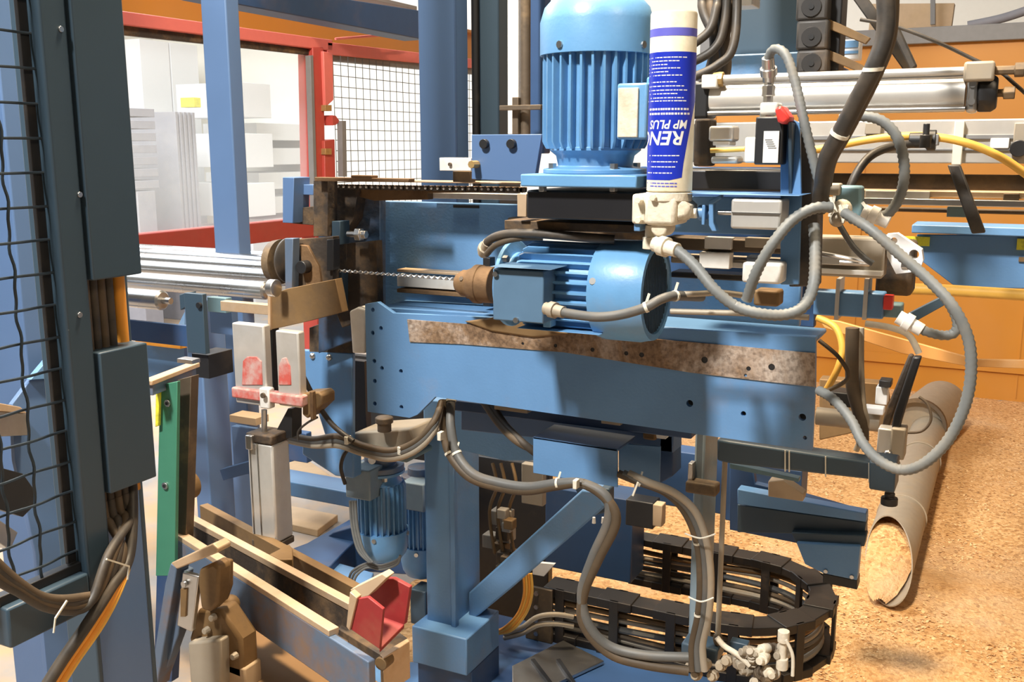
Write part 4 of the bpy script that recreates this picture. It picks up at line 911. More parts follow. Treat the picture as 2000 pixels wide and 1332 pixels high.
MB().box(a.x-.001, b.x+.013, 1.378, 1.432, zt_, zt_+.018).build('top_cap', 'dark_grime', t, .003)
MB().box(a.x-.001, b.x+.013, 1.378, 1.432, zb_-.014, zb_).build('bottom_cap', 'brown_steel', t, .003)
p = aY(516, 850, 1.40); q = aY(516, 800, 1.40)
MB().cyl(p, q, .0055, 14).build('piston_rod', 'steel', t, 0)
MB().lathe(p, (0, 0, 1), [(-.004, .017), (.002, .017), (.006, .012)], 20).build('rod_seal', 'brass', t, .0005)
MB().bY(505, 757, 526, 800, 1.39, .018).build('clevis', 'white_metal', t, .003)
MB().bY(478, 850, 492, 880, 1.37, .03).build('port_fitting', 'steel', t, .002)
p = aY(515, 772, 1.385); MB().lathe(p, (0, -1, 0), [(0, .005), (.004, .005)], 14).build('clevis_pin', 'brown_steel', t, 0)
tag(MB().pY([(562,798),(570,798),(570,855),(528,862)], 1.42, .03).build('black_gusset', 'black_plastic'), 'black triangular gusset right of the silver clevis', 'gusset')
t = thing('blue_side_panel', 'blue panel with domed bolts behind the clamp head', 'panel', aY(640, 870, 1.6))
MB().pY([(588,683),(688,690),(688,880),(640,868),(612,780),(588,740)], 1.6, .012).build('panel', 'blue_paint', t, .003)
for x, y in ((611, 695), (643, 698), (611, 882)): p = aY(x, y, 1.6); MB().ball(p, .007, 12).build('domed_bolt', 'steel', t, 0)
MB().pY([(590,862),(690,880),(690,935),(655,930),(590,888)], 1.59, .03).build('lower_panel', 'blue_paint', t, .003)
MB().bY(660, 690, 860, 905, 1.98, .02).build('shade_backdrop', 'black_plastic', t, .001)  # black backdrop added for the shade behind the coupling
MB().bY(655, 700, 716, 860, 1.70, .02).build('shade_gap_sheet', 'black_box', t, .001)  # black sheet standing in for the shaded gap beside the panel
MB().bY(555, 840, 600, 905, 1.66, .02).build('dark_plate', 'dark_blue', t, .002)
# main post
t = thing('support_post', 'blue support post with bolted foot under the frame plate', 'post', aY(870, 1310, 1.9))
z1_ = aY(860, 1240, 1.9).z
boxcol(830, 880, 937, 1000, 1.72, aY(860, 1228, 1.72).z, aY(850, 782, 1.72).z).build('post_tube', 'blue_paint', t, .003)
p = aY(880, 1000, 1.72); MB().box(p.x+.0, p.x+.012, 1.715, 1.73, aY(860, 1228, 1.72).z, aY(850, 800, 1.72).z).build('post_flange', 'blue_paint', t, .002)
zf = aY(860, 1226, 1.70).z
a = aY(804, 1226, 1.68); b = aY(911, 1250, 1.68); MB().box(a.x, b.x, 1.68, 1.83, zf-.085, zf-.0).build('foot_block', 'blue_paint', t, .003)
MB().box(a.x, b.x, 1.70, 1.83, 0, zf-.085).build('foot_base', 'dark_blue', t, .003)
MB().bY(800, 1150, 832, 1225, 1.78, .05).build('foot_bracket', 'slate_blue', t, .003)
t = thing('diagonal_brace', 'light blue diagonal brace rising right from the support post', 'brace', aY(1040, 1200, 1.78))
MB().pY([(915,1158),(1136,957),(1170,960),(1180,992),(1000,1148),(915,1218)], 1.78, .05).build('brace_bar', 'blue_paint', t, .004)
MB().pY([(1120,950),(1190,955),(1190,1000),(1150,1010)], 1.80, .03).build('brace_lug', 'slate_blue', t, .003)
# gear motors hanging behind
for j, (cx_, yt, yb_, v_, rpx, lab, lab2) in enumerate(((743, 915, 1088, 1.7, 43, 'small blue gear motor hanging left of the support post', 0), (822, 935, 1122, 1.85, 36, 'second hanging blue gear motor half hidden by the support post', 0))):
    p = aY(cx_, yt, v_); q = aY(cx_, yb_, v_); r_ = (aY(cx_+rpx, yt, v_)-p).length
    t = thing('gear_motor', lab, 'motor', (p.x, v_, q.z))
    motor(t, Matrix.Translation((p.x, v_, p.z)) @ Matrix.Rotation(PI, 4, 'X'), r_*.95, p.z-q.z, 26)
    MB().bY(cx_-70 if j == 0 else cx_-38, 912 if j == 0 else 940, cx_-20 if j == 0 else cx_+6, 980 if j == 0 else 1002, v_-r_*1.35, .05).build('terminal_box', 'steel_grey_blue', t, .003)
    MB().lathe((p.x, v_, p.z), (0, 0, 1), [(0, r_*.9), (.012, r_*.9), (.012, r_*.6), (.03, r_*.6)], 24).build('gearbox_flange', 'trough_steel', t, .001)
t = thing('coupling_table', 'brown dirty coupling plate above the first gear motor', 'plate', aY(740, 900, 1.66))
MB().pY([(690,845),(800,838),(812,866),(790,884),(690,876)], 1.62, .1).build('plate', 'duct_grey', t, .004)
MB().bY(682, 876, 795, 905, 1.6, .1).build('block', 'teal_grey', t, .004)
p = aY(751, 842, 1.60); MB().lathe(p, (0, 0, 1), [(0, .014), (.016, .014), (.018, .018), (.028, .018), (.03, .015)], 24).build('coupling', 'brown_steel', t, .001)
p = aY(728, 898, 1.59); MB().lathe(p, (0, -1, 0), [(0, .008), (.006, .008)], 12).build('cap', 'label_white', t)
# floor frame of blue beams at the left below
def deck(name, label, cat, pts, w, h, mt, v=None):
    t_ = tag(MB().pZ(pts, w, h).build(name, mt, bevel=.003), label, cat); return t_
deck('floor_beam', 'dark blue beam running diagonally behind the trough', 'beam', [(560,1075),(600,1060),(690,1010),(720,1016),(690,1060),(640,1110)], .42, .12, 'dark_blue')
deck('blue_cover_plate', 'bright blue flat cover plate below the gear motors', 'plate', [(622,1108),(650,1096),(730,1118),(720,1150),(690,1160)], .40, .05, 'blue_paint')
deck('pale_floor_plate', 'pale step plate on the floor behind the silver cylinder', 'plate', [(555,898),(590,890),(655,935),(655,945),(555,922)], .25, .03, 'pale_wood')
deck('lower_pale_plate', 'lower pale floor plate behind the silver cylinder', 'plate', [(555,985),(660,1005),(620,1035),(555,1020)], .03, .03, 'pale_wood')
t = thing('base_beam', 'blue base beam across the floor behind the silver cylinder', 'beam', aY(620, 1000, 2.3))
MB().pY([(590,1082),(650,1040),(740,1015),(830,1015),(830,1125),(640,1112)], 2.15, .05).build('navy_web', 'dark_blue', t, .003)  # dark navy web covering the floor behind
MB().bY(480, 925, 830, 1020, 2.3, .1).build('beam_body', 'blue_paint', t, .004)
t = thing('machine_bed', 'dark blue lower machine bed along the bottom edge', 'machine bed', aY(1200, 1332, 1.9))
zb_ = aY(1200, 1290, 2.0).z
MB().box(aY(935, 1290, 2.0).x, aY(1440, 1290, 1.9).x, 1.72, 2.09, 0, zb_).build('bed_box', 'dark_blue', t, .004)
a = aZ(1060, 1225, zb_+.01)
MB().pZ([(1000,1300),(1100,1250),(1180,1290),(1060,1345),(1000,1345)], zb_+.012, .01).build('worn_plate', 'steel', t, .002)
MB().pZ([(700,1300),(830,1290),(1000,1320),(1000,1370),(700,1370)], zb_-.1, .05).build('blue_ledge', 'blue_paint', t, .003)
MB().bar(aZ(1040, 1290, zb_+.015), aZ(1085, 1350, zb_+.015), .01, .01).build('stud', 'black_plastic', t)
MB().bar(aZ(1090, 1290, zb_+.015), aZ(1130, 1350, zb_+.015), .01, .01).build('stud', 'black_plastic', t)
# dark rear structure under the frame
t = thing('rear_blue_frame', 'dark blue box frame in the shade behind the diagonal brace', 'frame', aY(1150, 1150, 2.3))
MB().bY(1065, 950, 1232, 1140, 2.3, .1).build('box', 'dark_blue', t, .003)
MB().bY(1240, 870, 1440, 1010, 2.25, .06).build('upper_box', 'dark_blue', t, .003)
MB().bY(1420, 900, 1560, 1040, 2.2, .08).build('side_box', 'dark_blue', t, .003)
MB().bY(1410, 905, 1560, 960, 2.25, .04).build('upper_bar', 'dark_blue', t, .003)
MB().bY(930, 890, 1070, 1240, 2.35, .03).build('rear_sheet', 'black_plastic', t, .003)
MB().bY(1222, 975, 1275, 1035, 2.1, .05).build('black_block', 'black_plastic', t, .003)
MB().bY(1275, 985, 1292, 1030, 2.1, .03).build('wood_block', 'pale_wood', t, .002)
MB().pY([(1040,1098),(1083,1102),(1062,1126),(1040,1122)], 2.0, .01).build('pale_tab', 'label_white', t, .001)
t = thing('valve_cluster', 'dusty brass valve cluster between post and brace', 'valve', aY(990, 1110, 1.95))
random.seed(11)
for i in range(16):
    x = random.uniform(948, 1010); y = random.uniform(985, 1110); p = aY(x, y, random.uniform(1.86, 2.0))
    s_ = random.uniform(.008, .018); MB().box(p.x-s_, p.x+s_, p.y-s_, p.y+s_, p.z-s_*1.4, p.z+s_*.6).build('valve_body', random.choice(['duct_grey', 'brown_steel', 'black_plastic', 'guard_brown']), t, .002)
for x0 in (962, 978, 1000): MB().tube(px3([(x0, 905, 1.9), (x0+8, 950, 1.88), (x0-6, 1000, 1.9), (x0+4, 1080, 1.9)]), .004, 8).build('pipe', 'guard_brown', t, 0)
MB().bY(1018, 905, 1060, 990, 1.92, .02).build('grey_panel', 'duct_grey', t, .002)
for k, xx in enumerate((1160, 1178, 1196)):
    p = aY(xx, 1016, 1.72); MB().lathe(p, (0, 0, 1), [(-.006, .004), (.006, .003)], 8).build('white_nozzle', 'label_white', t, 0)
# two junction channels
t = thing('cable_channel', 'light blue open ended channel box below the frame plate', 'channel', aY(1120, 950, 1.5))
MB().pY([(1041,853),(1206,878),(1206,952),(1041,924)], 1.5, .004).build('front_plate', 'blue_paint', t, .001)
p0 = [aY(x, y, 1.5) for x, y in ((1041, 853), (1206, 878))]
MB().prism([p0[0], p0[1], p0[1]+Vector((0, .09, .0)), p0[0]+Vector((0, .09, .0))], (0, 0, -.004)).build('top_plate', 'column_blue', t, .001)
MB().pY([(1060,860),(1206,884),(1206,940),(1060,920)], 1.59, .004).build('rear_plate', 'dark_blue', t, .001)
t = thing('motor_channel', 'blue box channel with dark open right end', 'channel', aY(1260, 950, 1.58))
MB().pY([(1208,866),(1290,872),(1288,950),(1208,925)], 1.56, .004).build('front_plate', 'blue_paint', t, .001)
MB().pY([(1288,852),(1314,848),(1314,930),(1288,945)], 1.6, .05).build('end_web', 'dark_blue', t, .002)
MB().pY([(1180,855),(1290,868),(1310,850),(1230,842)], 1.62, .02).build('top_plate', 'column_blue', t, .001)
MB().bY(1255, 828, 1280, 862, 1.58, .03).build('dusty_block', 'guard_brown', t, .004)
MB().pY([(1280,842),(1314,841),(1300,858),(1282,856)], 1.57, .03).build('white_tab', 'label_white', t, .001)
# conduit post and thin rod
t = thing('conduit_post', 'grey blue square conduit post right of the channel boxes', 'post', aY(1375, 1300, 1.68))
boxcol(1352, 1372, 1398, 1000, 1.66, aY(1375, 1310, 1.66).z, aY(1375, 842, 1.66).z).build('tube', 'steel_grey_blue', t, .004)
MB().bY(1338, 940, 1398, 972, 1.63, .03).build('clamp', 'brown_steel', t, .004)
MB().bY(1344, 905, 1352, 940, 1.64, .02).build('tab', 'steel', t)
MB().bY(1330, 1255, 1400, 1300, 1.62, .05).build('foot_clamp', 'slate_blue', t, .004)
for x, y in ((1350, 1300), (1378, 1298), (1408, 1300), (1360, 1318), (1392, 1320), (1420, 1290)): MB().lathe(aY(x, y, 1.6), (0, -1, .3), [(-.01, .01), (.006, .01), (.006, .007), (.014, .007)], 8).build('gland', 'duct_grey', t, .0008)
t = thing('thin_rod', 'thin pale rod hanging right of the conduit post', 'rod', aY(1412, 1245, 1.64))
a = aY(1418, 850, 1.64); b = aY(1409, 1240, 1.64); MB().cyl((a.x, 1.64, a.z), (a.x, 1.64, b.z), .0048, 12).build('rod', 'duct_grey', t, 0)
MB().lathe((a.x, 1.64, b.z), (0, 0, -1), [(0, .007), (.01, .009), (.02, .006)], 12).build('rod_end', 'brown_steel', t)
t = thing('dusty_fitting', 'dust covered fitting cluster at the bottom right of the cable chain', 'fitting', aY(1500, 1332, 1.62))
random.seed(4)
for i in range(22):
    x = random.uniform(1440, 1548); y = random.uniform(1265, 1345); r_ = random.uniform(.008, .015)
    if x > 1500: y -= 15
    MB().lathe(aY(x, y, 1.62+random.uniform(-.02, .03)), (random.uniform(-1, 1), -1, random.uniform(-.2, 1)), [(-r_, r_*.8), (0, r_), (r_, r_), (r_, r_*.6), (r_*2, r_*.6)], random.choice([6, 10, 14])).build('fitting_body', random.choice(['duct_grey', 'dusty_white', 'duct_grey', 'brown_steel']), t, .0008)
MB().lathe(aY(1531, 1232, 1.6), (0, 0, -1), [(0, .01), (.02, .01), (.02, .006), (.05, .006), (.05, .01), (.07, .01)], 10).build('tall_fitting', 'dusty_white', t, .0008)
MB().bY(1425, 1252, 1458, 1300, 1.64, .02).build('plate', 'slate_blue', t, .002)
# slate rail to the right
t = thing('slate_rail', 'slate blue rail reaching right to the duct, wrapped with ties', 'rail', aY(1600, 960, 1.62))
MB().pY([(1400,858),(1425,862),(1740,908),(1740,942),(1425,906),(1400,900)], 1.6, .04).build('tube', 'slate_blue', t, .004)
MB().pY([(1697,901),(1750,908),(1747,964),(1697,956)], 1.58, .06).build('end_block', 'slate_blue', t, .003)
for x in (1532, 1540, 1611, 1696): MB().pY([(x, 880+(x-1532)*.15), (x+2.5, 880+(x-1532)*.15), (x+2.5, 921+(x-1532)*.13), (x, 921+(x-1532)*.13)], 1.597, .002).build('zip_tie', 'zip_tie', t, 0)
p = aY(1738, 962, 1.61); MB().lathe(p, (0, 0, -1), [(0, .008), (.008, .008), (.008, .013), (.02, .013)], 12).build('rubber_foot', 'black_plastic', t)
t = thing('thin_slate_bar', 'thin bar with rusty end below the slate rail', 'bar', aY(1500, 960, 1.8))
MB().pY([(1425,905),(1560,935),(1560,942),(1425,915)], 1.8, .02).build('bar', 'teal_grey', t, .001)
MB().pY([(1500,940),(1530,938),(1570,966),(1568,980),(1500,970)], 1.85, .03).build('rusty_end', 'pale_wood', t, .002)
t = thing('sheet_metal_chute', 'dark blue sheet metal chute ending beside the duct mouth', 'chute', aY(1600, 1150, 1.9))
MB().pY([(1425,890),(1468,900),(1475,945),(1560,965),(1692,1003),(1692,1046),(1560,1062),(1425,1035)], 1.96, .02).build('rear_sheet', 'dark_blue', t, .002)
MB().pY([(1440,955),(1692,1003),(1692,1020),(1440,985)], 1.9, .03).build('upper_lip', 'blue_paint', t, .002)
MB().pY([(1440,985),(1692,1020),(1688,1046),(1440,1040)], 1.92, .03).build('upper_plate', 'slate_blue', t, .002)
MB().pY([(1545,1040),(1692,1046),(1688,1068),(1555,1062)], 1.9, .03).build('mid_lip', 'slate_blue', t, .002)
MB().pY([(1555,1060),(1680,1067),(1674,1134),(1607,1120),(1572,1102)], 1.89, .03).build('lower_plate', 'blue_paint', t, .002)
MB().pY([(1607,1120),(1674,1134),(1674,1152),(1607,1138)], 1.9, .04).build('rubber_seal', 'black_plastic', t, .001)
for x, y in ((1613, 1115), (1664, 1126)): p = aY(x, y, 1.89); MB().cyl((p.x, 1.886, p.z), (p.x, 1.892, p.z), .004, 10).build('rivet', 'steel', t, 0)
tag(MB().pY([(1600,740),(1730,750),(1740,830),(1600,860)], 2.6, .05).build('rear_box', 'guard_brown', bevel=.003), 'brown box far behind the vertical cables at the right', 'box')
# ================================================================ TROUGH, LOWER LEFT
ZT = .80
def beam3(name, P, Q, w, h, mt, par, up=(0, 0, 1)): return MB().bar(P, Q, w, h, up).build(name, mt, par, .002)
t = thing('waste_trough', 'steel trough with wooden edged rails running down to the lower left', 'trough', aZ(560, 1200, ZT-.1))
A0 = aZ(330, 985, ZT); A1 = aZ(688, 1176, ZT); B0 = aZ(345, 1036, ZT); B1 = aZ(652, 1228, ZT)
dA = (A1-A0).normalized(); sA = Vector((-dA.y, dA.x, 0))
MB().prism([A0-sA*.008, A1-sA*.008, A1+sA*.008, A0+sA*.008], (0, 0, -.012)).build('far_rail_top', 'bare_edge', t, .001)
MB().prism([A0-sA*.006-Vector((0,0,.012)), A1-sA*.006-Vector((0,0,.012)), A1+sA*.006-Vector((0,0,.012)), A0+sA*.006-Vector((0,0,.012))], (0, 0, -.05)).build('far_rail_web', 'dark_grime', t, .001)
dB = (B1-B0).normalized(); sB = Vector((-dB.y, dB.x, 0)); B2 = B1+dB*.10
MB().prism([B0-sB*.009, B1-sB*.009, B1+sB*.009, B0+sB*.009], (0, 0, -.01)).build('near_rail_top', 'bare_edge', t, .001)
MB().prism([B0-sB*.009-Vector((0,0,.01)), B2-sB*.009-Vector((0,0,.01)), B2+sB*.004-Vector((0,0,.01)), B0+sB*.004-Vector((0,0,.01))], (0, 0, -.075)).build('side_plate', 'trough_steel', t, .002)
MB().prism([B0+sB*.012-Vector((0,0,.055)), B1+sB*.012-Vector((0,0,.055)), A1-sA*.006-Vector((0,0,.055)), A0-sA*.006-Vector((0,0,.055))], (0, 0, -.004)).build('trough_floor', 'dark_grime', t, .001)
C0 = aZ(395, 985, ZT-.02); C1 = aZ(745, 1172, ZT-.02); dC = (C1-C0).normalized(); sC = Vector((-dC.y, dC.x, 0))
MB().prism([C0-sC*.006, C1-sC*.006, C1+sC*.012, C0+sC*.012], (0, 0, -.03)).build('rear_rail', 'guard_brown', t, .001)
E0 = B2; E1 = A1+dA*.17
MB().prism([aZ(742,1278,ZT-.02), aZ(796,1246,ZT-.02), aZ(800,1252,ZT-.02), aZ(748,1286,ZT-.02)], (0, 0, -.06)).build('end_plate', 'bare_edge', t, .001)
MB().prism([aZ(660,1228,ZT-.045), aZ(745,1280,ZT-.045), aZ(796,1246,ZT-.045), aZ(700,1180,ZT-.045)], (0, 0, -.02)).build('end_floor', 'dark_grime', t, .001)
p = aZ(752, 1290, ZT-.03); MB().lathe(p, (0, -1, 0), [(-.01, .01), (.012, .01)], 16).build('end_roller', 'guard_brown', t)
MB().prism([aZ(526,1082,ZT), aZ(565,1062,ZT), aZ(572,1072,ZT), aZ(572,1092,ZT), aZ(545,1092,ZT)], (0, 0, -.03)).build('wood_stop', 'guard_brown', t, .002)
t = thing('red_corner_block', 'red plastic corner block with pale edges on the trough end', 'block', aZ(740, 1240, ZT))
yb = aZ(741, 1268, ZT).y-.01
MB().pY([(697,1170),(718,1166),(748,1190),(741,1268),(683,1228)], yb, .006).build('left_face', 'red_block', t, .001)
MB().pY([(683,1156),(697,1168),(682,1232),(676,1224)], yb-.004, .012).build('pale_edge', 'bare_edge', t, .001)
MB().pY([(684,1152),(746,1121),(756,1128),(720,1164),(697,1170)], yb+.03, .02).build('top_edge', 'pale_wood', t, .001)
MB().pY([(720,1164),(752,1130),(768,1130),(800,1147),(790,1220),(740,1210)], yb+.055, .008).build('rear_face', 'red_block', t, .001)
zz_ = ZT-.015
MB().prism([aY(741,1268,yb), aY(748,1204,yb+.05), aY(790,1219,yb+.05)], (0, 0, -.006)).build('floor_face', 'red_block', t, .001)
# clamp device at the very front
t = thing('toggle_clamp', 'dusty steel toggle clamp bracket at the bottom left', 'clamp', aY(380, 1332, 1.1))
MB().pY([(333,1100),(345,1108),(306,1345),(290,1345),(322,1140)], 1.10, .03).build('side_plate', 'trough_steel', t, .002)
MB().pY([(333,1100),(415,1062),(426,1072),(424,1080),(345,1112)], 1.09, .03).build('top_plate', 'bare_edge', t, .002)
MB().pY([(345,1110),(362,1118),(348,1240),(312,1340),(306,1340)], 1.115, .02).build('inner_plate', 'trough_steel', t, .002)
MB().pY([(356,1118),(388,1126),(374,1235),(345,1222)], 1.10, .01).build('front_bar', 'steel', t, .002)
MB().pY([(352,1150),(364,1150),(362,1205),(352,1205)], 1.097, .01).build('slot', 'guard_brown', t, .001)
p = aY(361, 1140, 1.098); MB().lathe(p, (0, -1, 0), [(0, .005), (.004, .005)], 14).build('bolt', 'steel', t, 0)
MB().pY([(388,1112),(415,1100),(428,1110),(424,1180),(408,1196),(392,1190),(386,1140)], 1.10, .03).build('lever', 'guard_brown', t, .005)
MB().pY([(420,1095),(440,1100),(440,1150),(430,1180),(424,1150)], 1.12, .02).build('rear_lever', 'guard_brown', t, .003)
MB().pY([(385,1190),(430,1190),(470,1250),(475,1330),(400,1300),(368,1250)], 1.12, .04).build('dusty_body', 'guard_brown', t, .006)
MB().pY([(366,1255),(430,1250),(432,1345),(372,1345)], 1.10, .03).build('cylinder_body', 'duct_grey', t, .004)
MB().bY(436, 1295, 480, 1350, 1.12, .04).build('small_block', 'pale_wood', t, .003)
p = aY(450, 1180, 1.16); MB().ball(p, .016, 16).build('dusty_knob', 'guard_brown', t, 0)
for x, y in ((405, 1230), (430, 1262), (460, 1280), (418, 1205)): MB().lathe(aY(x, y, 1.115), (0, -1, 0), [(-.002, .006), (.008, .005)], 8).build('bolt', 'duct_grey', t, .0005)
tag(MB().prism([aZ(430,1205,.62), aZ(520,1180,.62), aZ(760,1345,.62), aZ(700,1420,.62), aZ(380,1400,.62)], (0, 0, -.03)).build('wooden_board', 'wood_board', bevel=.003), 'brown wooden board lying below the trough', 'board')
# ================================================================ ENERGY CHAIN ON THE FLOOR
YF = 2.05
zt_ = aY(1200, 1162, YF).z; zb2 = aY(1200, 1268, YF).z
YB = aZ(1300, 1052, zt_).y
R_ = (YB-YF)/2; xs = aY(1078, 1200, YF).x
xe = aY(1605, 1200, (YF+YB)/2).x-R_
xb_ = aZ(1240, 1042, zt_).x
path = []
x = xs
pit = .062
L1 = xe-xs; n1 = int(L1/pit)
for i in range(n1+1): path.append((xs+i*L1/n1, YF))
n2 = int(PI*R_/pit)
for i in range(1, n2): an = -PI/2+PI*i/n2; path.append((xe+R_*math.cos(an), YF+R_+R_*math.sin(an)))
L3 = xe-xb_; n3 = int(L3/pit)
for i in range(n3+1): path.append((xe-i*L3/n3, YB))
t = thing('energy_chain', 'big black cable chain bending in a U on the sawdust floor', 'cable chain', ((xs+xe)/2, YF+R_, zb2))
hh = zt_-zb2
for i in range(len(path)-1):
    a = Vector((*path[i], 0)); b = Vector((*path[i+1], 0)); d = (b-a).normalized(); s_ = Vector((-d.y, d.x, 0))
    for z0 in (zb2, zt_-.022):
        o_ = .006 if i % 2 else 0
        l = MB().prism([a-d*.008-s_*(.034-o_)+Vector((0,0,z0)), b+d*.008-s_*(.034-o_)+Vector((0,0,z0)), b+d*.008+s_*(.034-o_)+Vector((0,0,z0)), a-d*.008+s_*(.034-o_)+Vector((0,0,z0))], (0, 0, .022-o_*.5)).build('link_plate', 'chain_plastic', t, .002)
    c = (a+b)/2
    if i % 2 == 0:
        for sg in (-1, 1):
            k = c+s_*.031*sg; MB().prism([k-d*.011-s_*.004+Vector((0,0,zb2)), k+d*.011-s_*.004+Vector((0,0,zb2)), k+d*.011+s_*.004+Vector((0,0,zb2)), k-d*.011+s_*.004+Vector((0,0,zb2))], (0, 0, hh)).build('cross_bar', 'chain_plastic', t, .001)
cab = [('duct_grey', .008), ('cable_brown', .007), ('hose_dark', .008), ('duct_grey', .006), ('guard_brown', .007), ('hose_dark', .007)]
pv = [(path[0][0]-.05, path[0][1])]+path
for i, (c, r_) in enumerate(cab):
    z = zb2+.03+i*(hh-.055)/(len(cab)-1)
    tag(MB().tube([(x_, y_-.01+.006*math.sin(k*.7+i), z+.003*math.sin(k*.5+i*2)) for k, (x_, y_) in enumerate(pv)], r_, 8, 3).build('chain_cable', c, bevel=0),
        ['lowest', 'second lowest', 'third from the bottom', 'third from the top', 'second highest', 'topmost'][i]+' cable lying inside the black cable chain', 'cable', 'cables in the floor chain')
t = thing('chain_end_bracket', 'silver end bracket with bolts at the left start of the cable chain', 'bracket', (xs-.04, YF, zb2))
MB().box(xs-.05, xs+.02, YF-.045, YF-.036, zb2, zt_).build('bracket_plate', 'brown_steel', t, .002)
for k in range(4): MB().lathe((xs-.02, YF-.045, zb2+.02+k*hh*.25), (0, -1, 0), [(0, .006), (.005, .006)], 6).build('bolt', 'steel', t, 0)
# ================================================================ DUCT
t = thing('extraction_duct', 'dusty grey extraction duct lying on the sawdust, mouth open', 'duct', aZ(1740, 1100, .0))
rd = .088; cz_ = .095
c0 = aZ(1738, 1082, cz_); cx = c0.x
yb0 = aZ(1742, 1190, .01).y; yt0 = aZ(1720, 1000, cz_+rd).y
n = 48; vs = []; fs = []
YE = aZ(1815, 800, cz_).y
for i in range(n):
    an = 2*PI*i/n; x_ = math.sin(an); z_ = math.cos(an)
    k = (1-.6*x_+.8*z_)/2; y0 = yb0+(yt0-yb0)*k
    for rr2 in (rd, rd-.004): vs += [(cx+rr2*x_, y0, cz_+rr2*z_), (cx+rr2*x_, yt0+.25, cz_+rr2*z_)]
for i in range(n):
    j = (i+1) % n; A = 4*i; B = 4*j
    fs += [(A, B, B+1, A+1), (A+2, A+3, B+3, B+2), (A, A+2, B+2, B)]
MB().add(vs, fs).build('cut_mouth', 'duct_grey', t, 0)
MB().pipe((cx, yt0+.2, cz_), (cx, YE, cz_), rd*.985, rd*.95, 48).build('duct_pipe', 'duct_grey', t, 0)
for y_ in (yt0+.22, (yt0+YE)/2, YE-.1): MB().pipe((cx, y_, cz_), (cx, y_+.02, cz_), rd*1.05, rd, 48).build('band_ring', 'duct_grey', t, .001)
mb = MB(); vs = []; fs = []; nx, ny = 14, 24; random.seed(8)
for j in range(ny+1):
    y = yb0+.01+(yt0+.25-yb0)*j/ny; kk = min(1, max(0, (y-yb0)/(yt0-yb0))); hgt = .02+.10*kk
    hw = math.sqrt(max(.0001, (rd-.006)**2-(hgt-.007-cz_)**2))
    for i in range(nx+1): u = -1+2*i/nx; vs.append((cx+u*hw, y, hgt-.0+.012*(1-u*u)+random.uniform(-.004, .004)))
for j in range(ny):
    for i in range(nx): a = j*(nx+1)+i; fs.append((a, a+1, a+nx+2, a+nx+1))
tag(MB().add(vs, fs).build('sawdust_heap', 'sawdust', bevel=0), 'pale sawdust filling the open mouth of the duct', 'sawdust', kind='stuff')
t = thing('side_duct', 'second duct pipe with round open end behind the clamp handles', 'duct', aY(1800, 880, 3.6))
ys_ = aZ(1800, 884, 0).y; cc = aY(1800, 832, ys_); rs_ = cc.z
MB().pipe((cc.x-.02, ys_, rs_), (cc.x+.06, ys_+.5, rs_), rs_*.96, rs_*.9, 40).build('pipe', 'duct_grey', t, 0)
MB().pipe((cc.x-.02, ys_-.01, rs_), (cc.x-.017, ys_+.015, rs_), rs_, rs_*.88, 40).build('rim', 'brown_steel', t, 0)
MB().lathe((cc.x-.015, ys_+.05, rs_), (0, 1, 0), [(0, .0), (.002, rs_*.9)], 32).build('inner_disc', 'duct_grey', t, 0)
# quick clamp handles
t = thing('toggle_clamp', 'pair of black clamp handles on a silver valve block at the right', 'clamp', aY(1740, 900, 1.75))
MB().pY([(1775,692),(1785,694),(1738,830),(1735,838),(1722,838),(1728,806)], 1.78, .015).build('handle', 'dark_grime', t, .003)
MB().pY([(1783,697),(1800,698),(1780,760),(1757,838),(1741,838),(1746,808)], 1.75, .02).build('handle', 'black_plastic', t, .003)
MB().bY(1715, 836, 1740, 895, 1.75, .03).build('valve_block', 'aluminium', t, .003); MB().bY(1741, 836, 1765, 900, 1.74, .04).build('valve_block', 'duct_grey', t, .003)
for x, y in ((1722, 890), (1735, 886), (1750, 905), (1738, 910)): MB().ball(aY(x, y, 1.73), .007, 10).build('fitting', 'steel', t, 0)
MB().bY(1711, 755, 1732, 792, 1.9, .03).build('sensor_body', 'label_white', t, .002); MB().bY(1717, 742, 1740, 758, 1.88, .03).build('sensor_cap', 'black_plastic', t, .002)
t = thing('horizontal_cylinder', 'small pale cylinder lying behind the vertical black cables', 'cylinder', aY(1650, 830, 2.0))
a = aY(1595, 812, 2.0); b = aY(1720, 812, 2.0); MB().cyl((a.x, 2.0, a.z), (b.x, 2.0, a.z), .018, 24).build('barrel', 'duct_grey', t, 0)
MB().bY(1622, 765, 1670, 798, 2.02, .05).build('black_valve', 'black_plastic', t, .003); MB().bY(1688, 795, 1725, 812, 1.97, .03).build('plate', 'cream', t, .002)
# amber strip
t = thing('amber_strip', 'long thin amber strip crossing to the right edge', 'strip', aY(1800, 720, 2.2))
MB().pY([(1598,622),(1640,628),(1905,702),(2060,705),(2060,722),(1890,716),(1760,690),(1610,640)], 2.2, .01).build('strip_body', 'amber', t, .001)
# right red/blue thin bits
tag(MB().pY([(1768,616),(1842,578),(1856,590),(1788,628)], 1.9, .02).build('slate_strut', 'slate_blue'), 'short slate strut under the yellow hose at the right', 'strut')
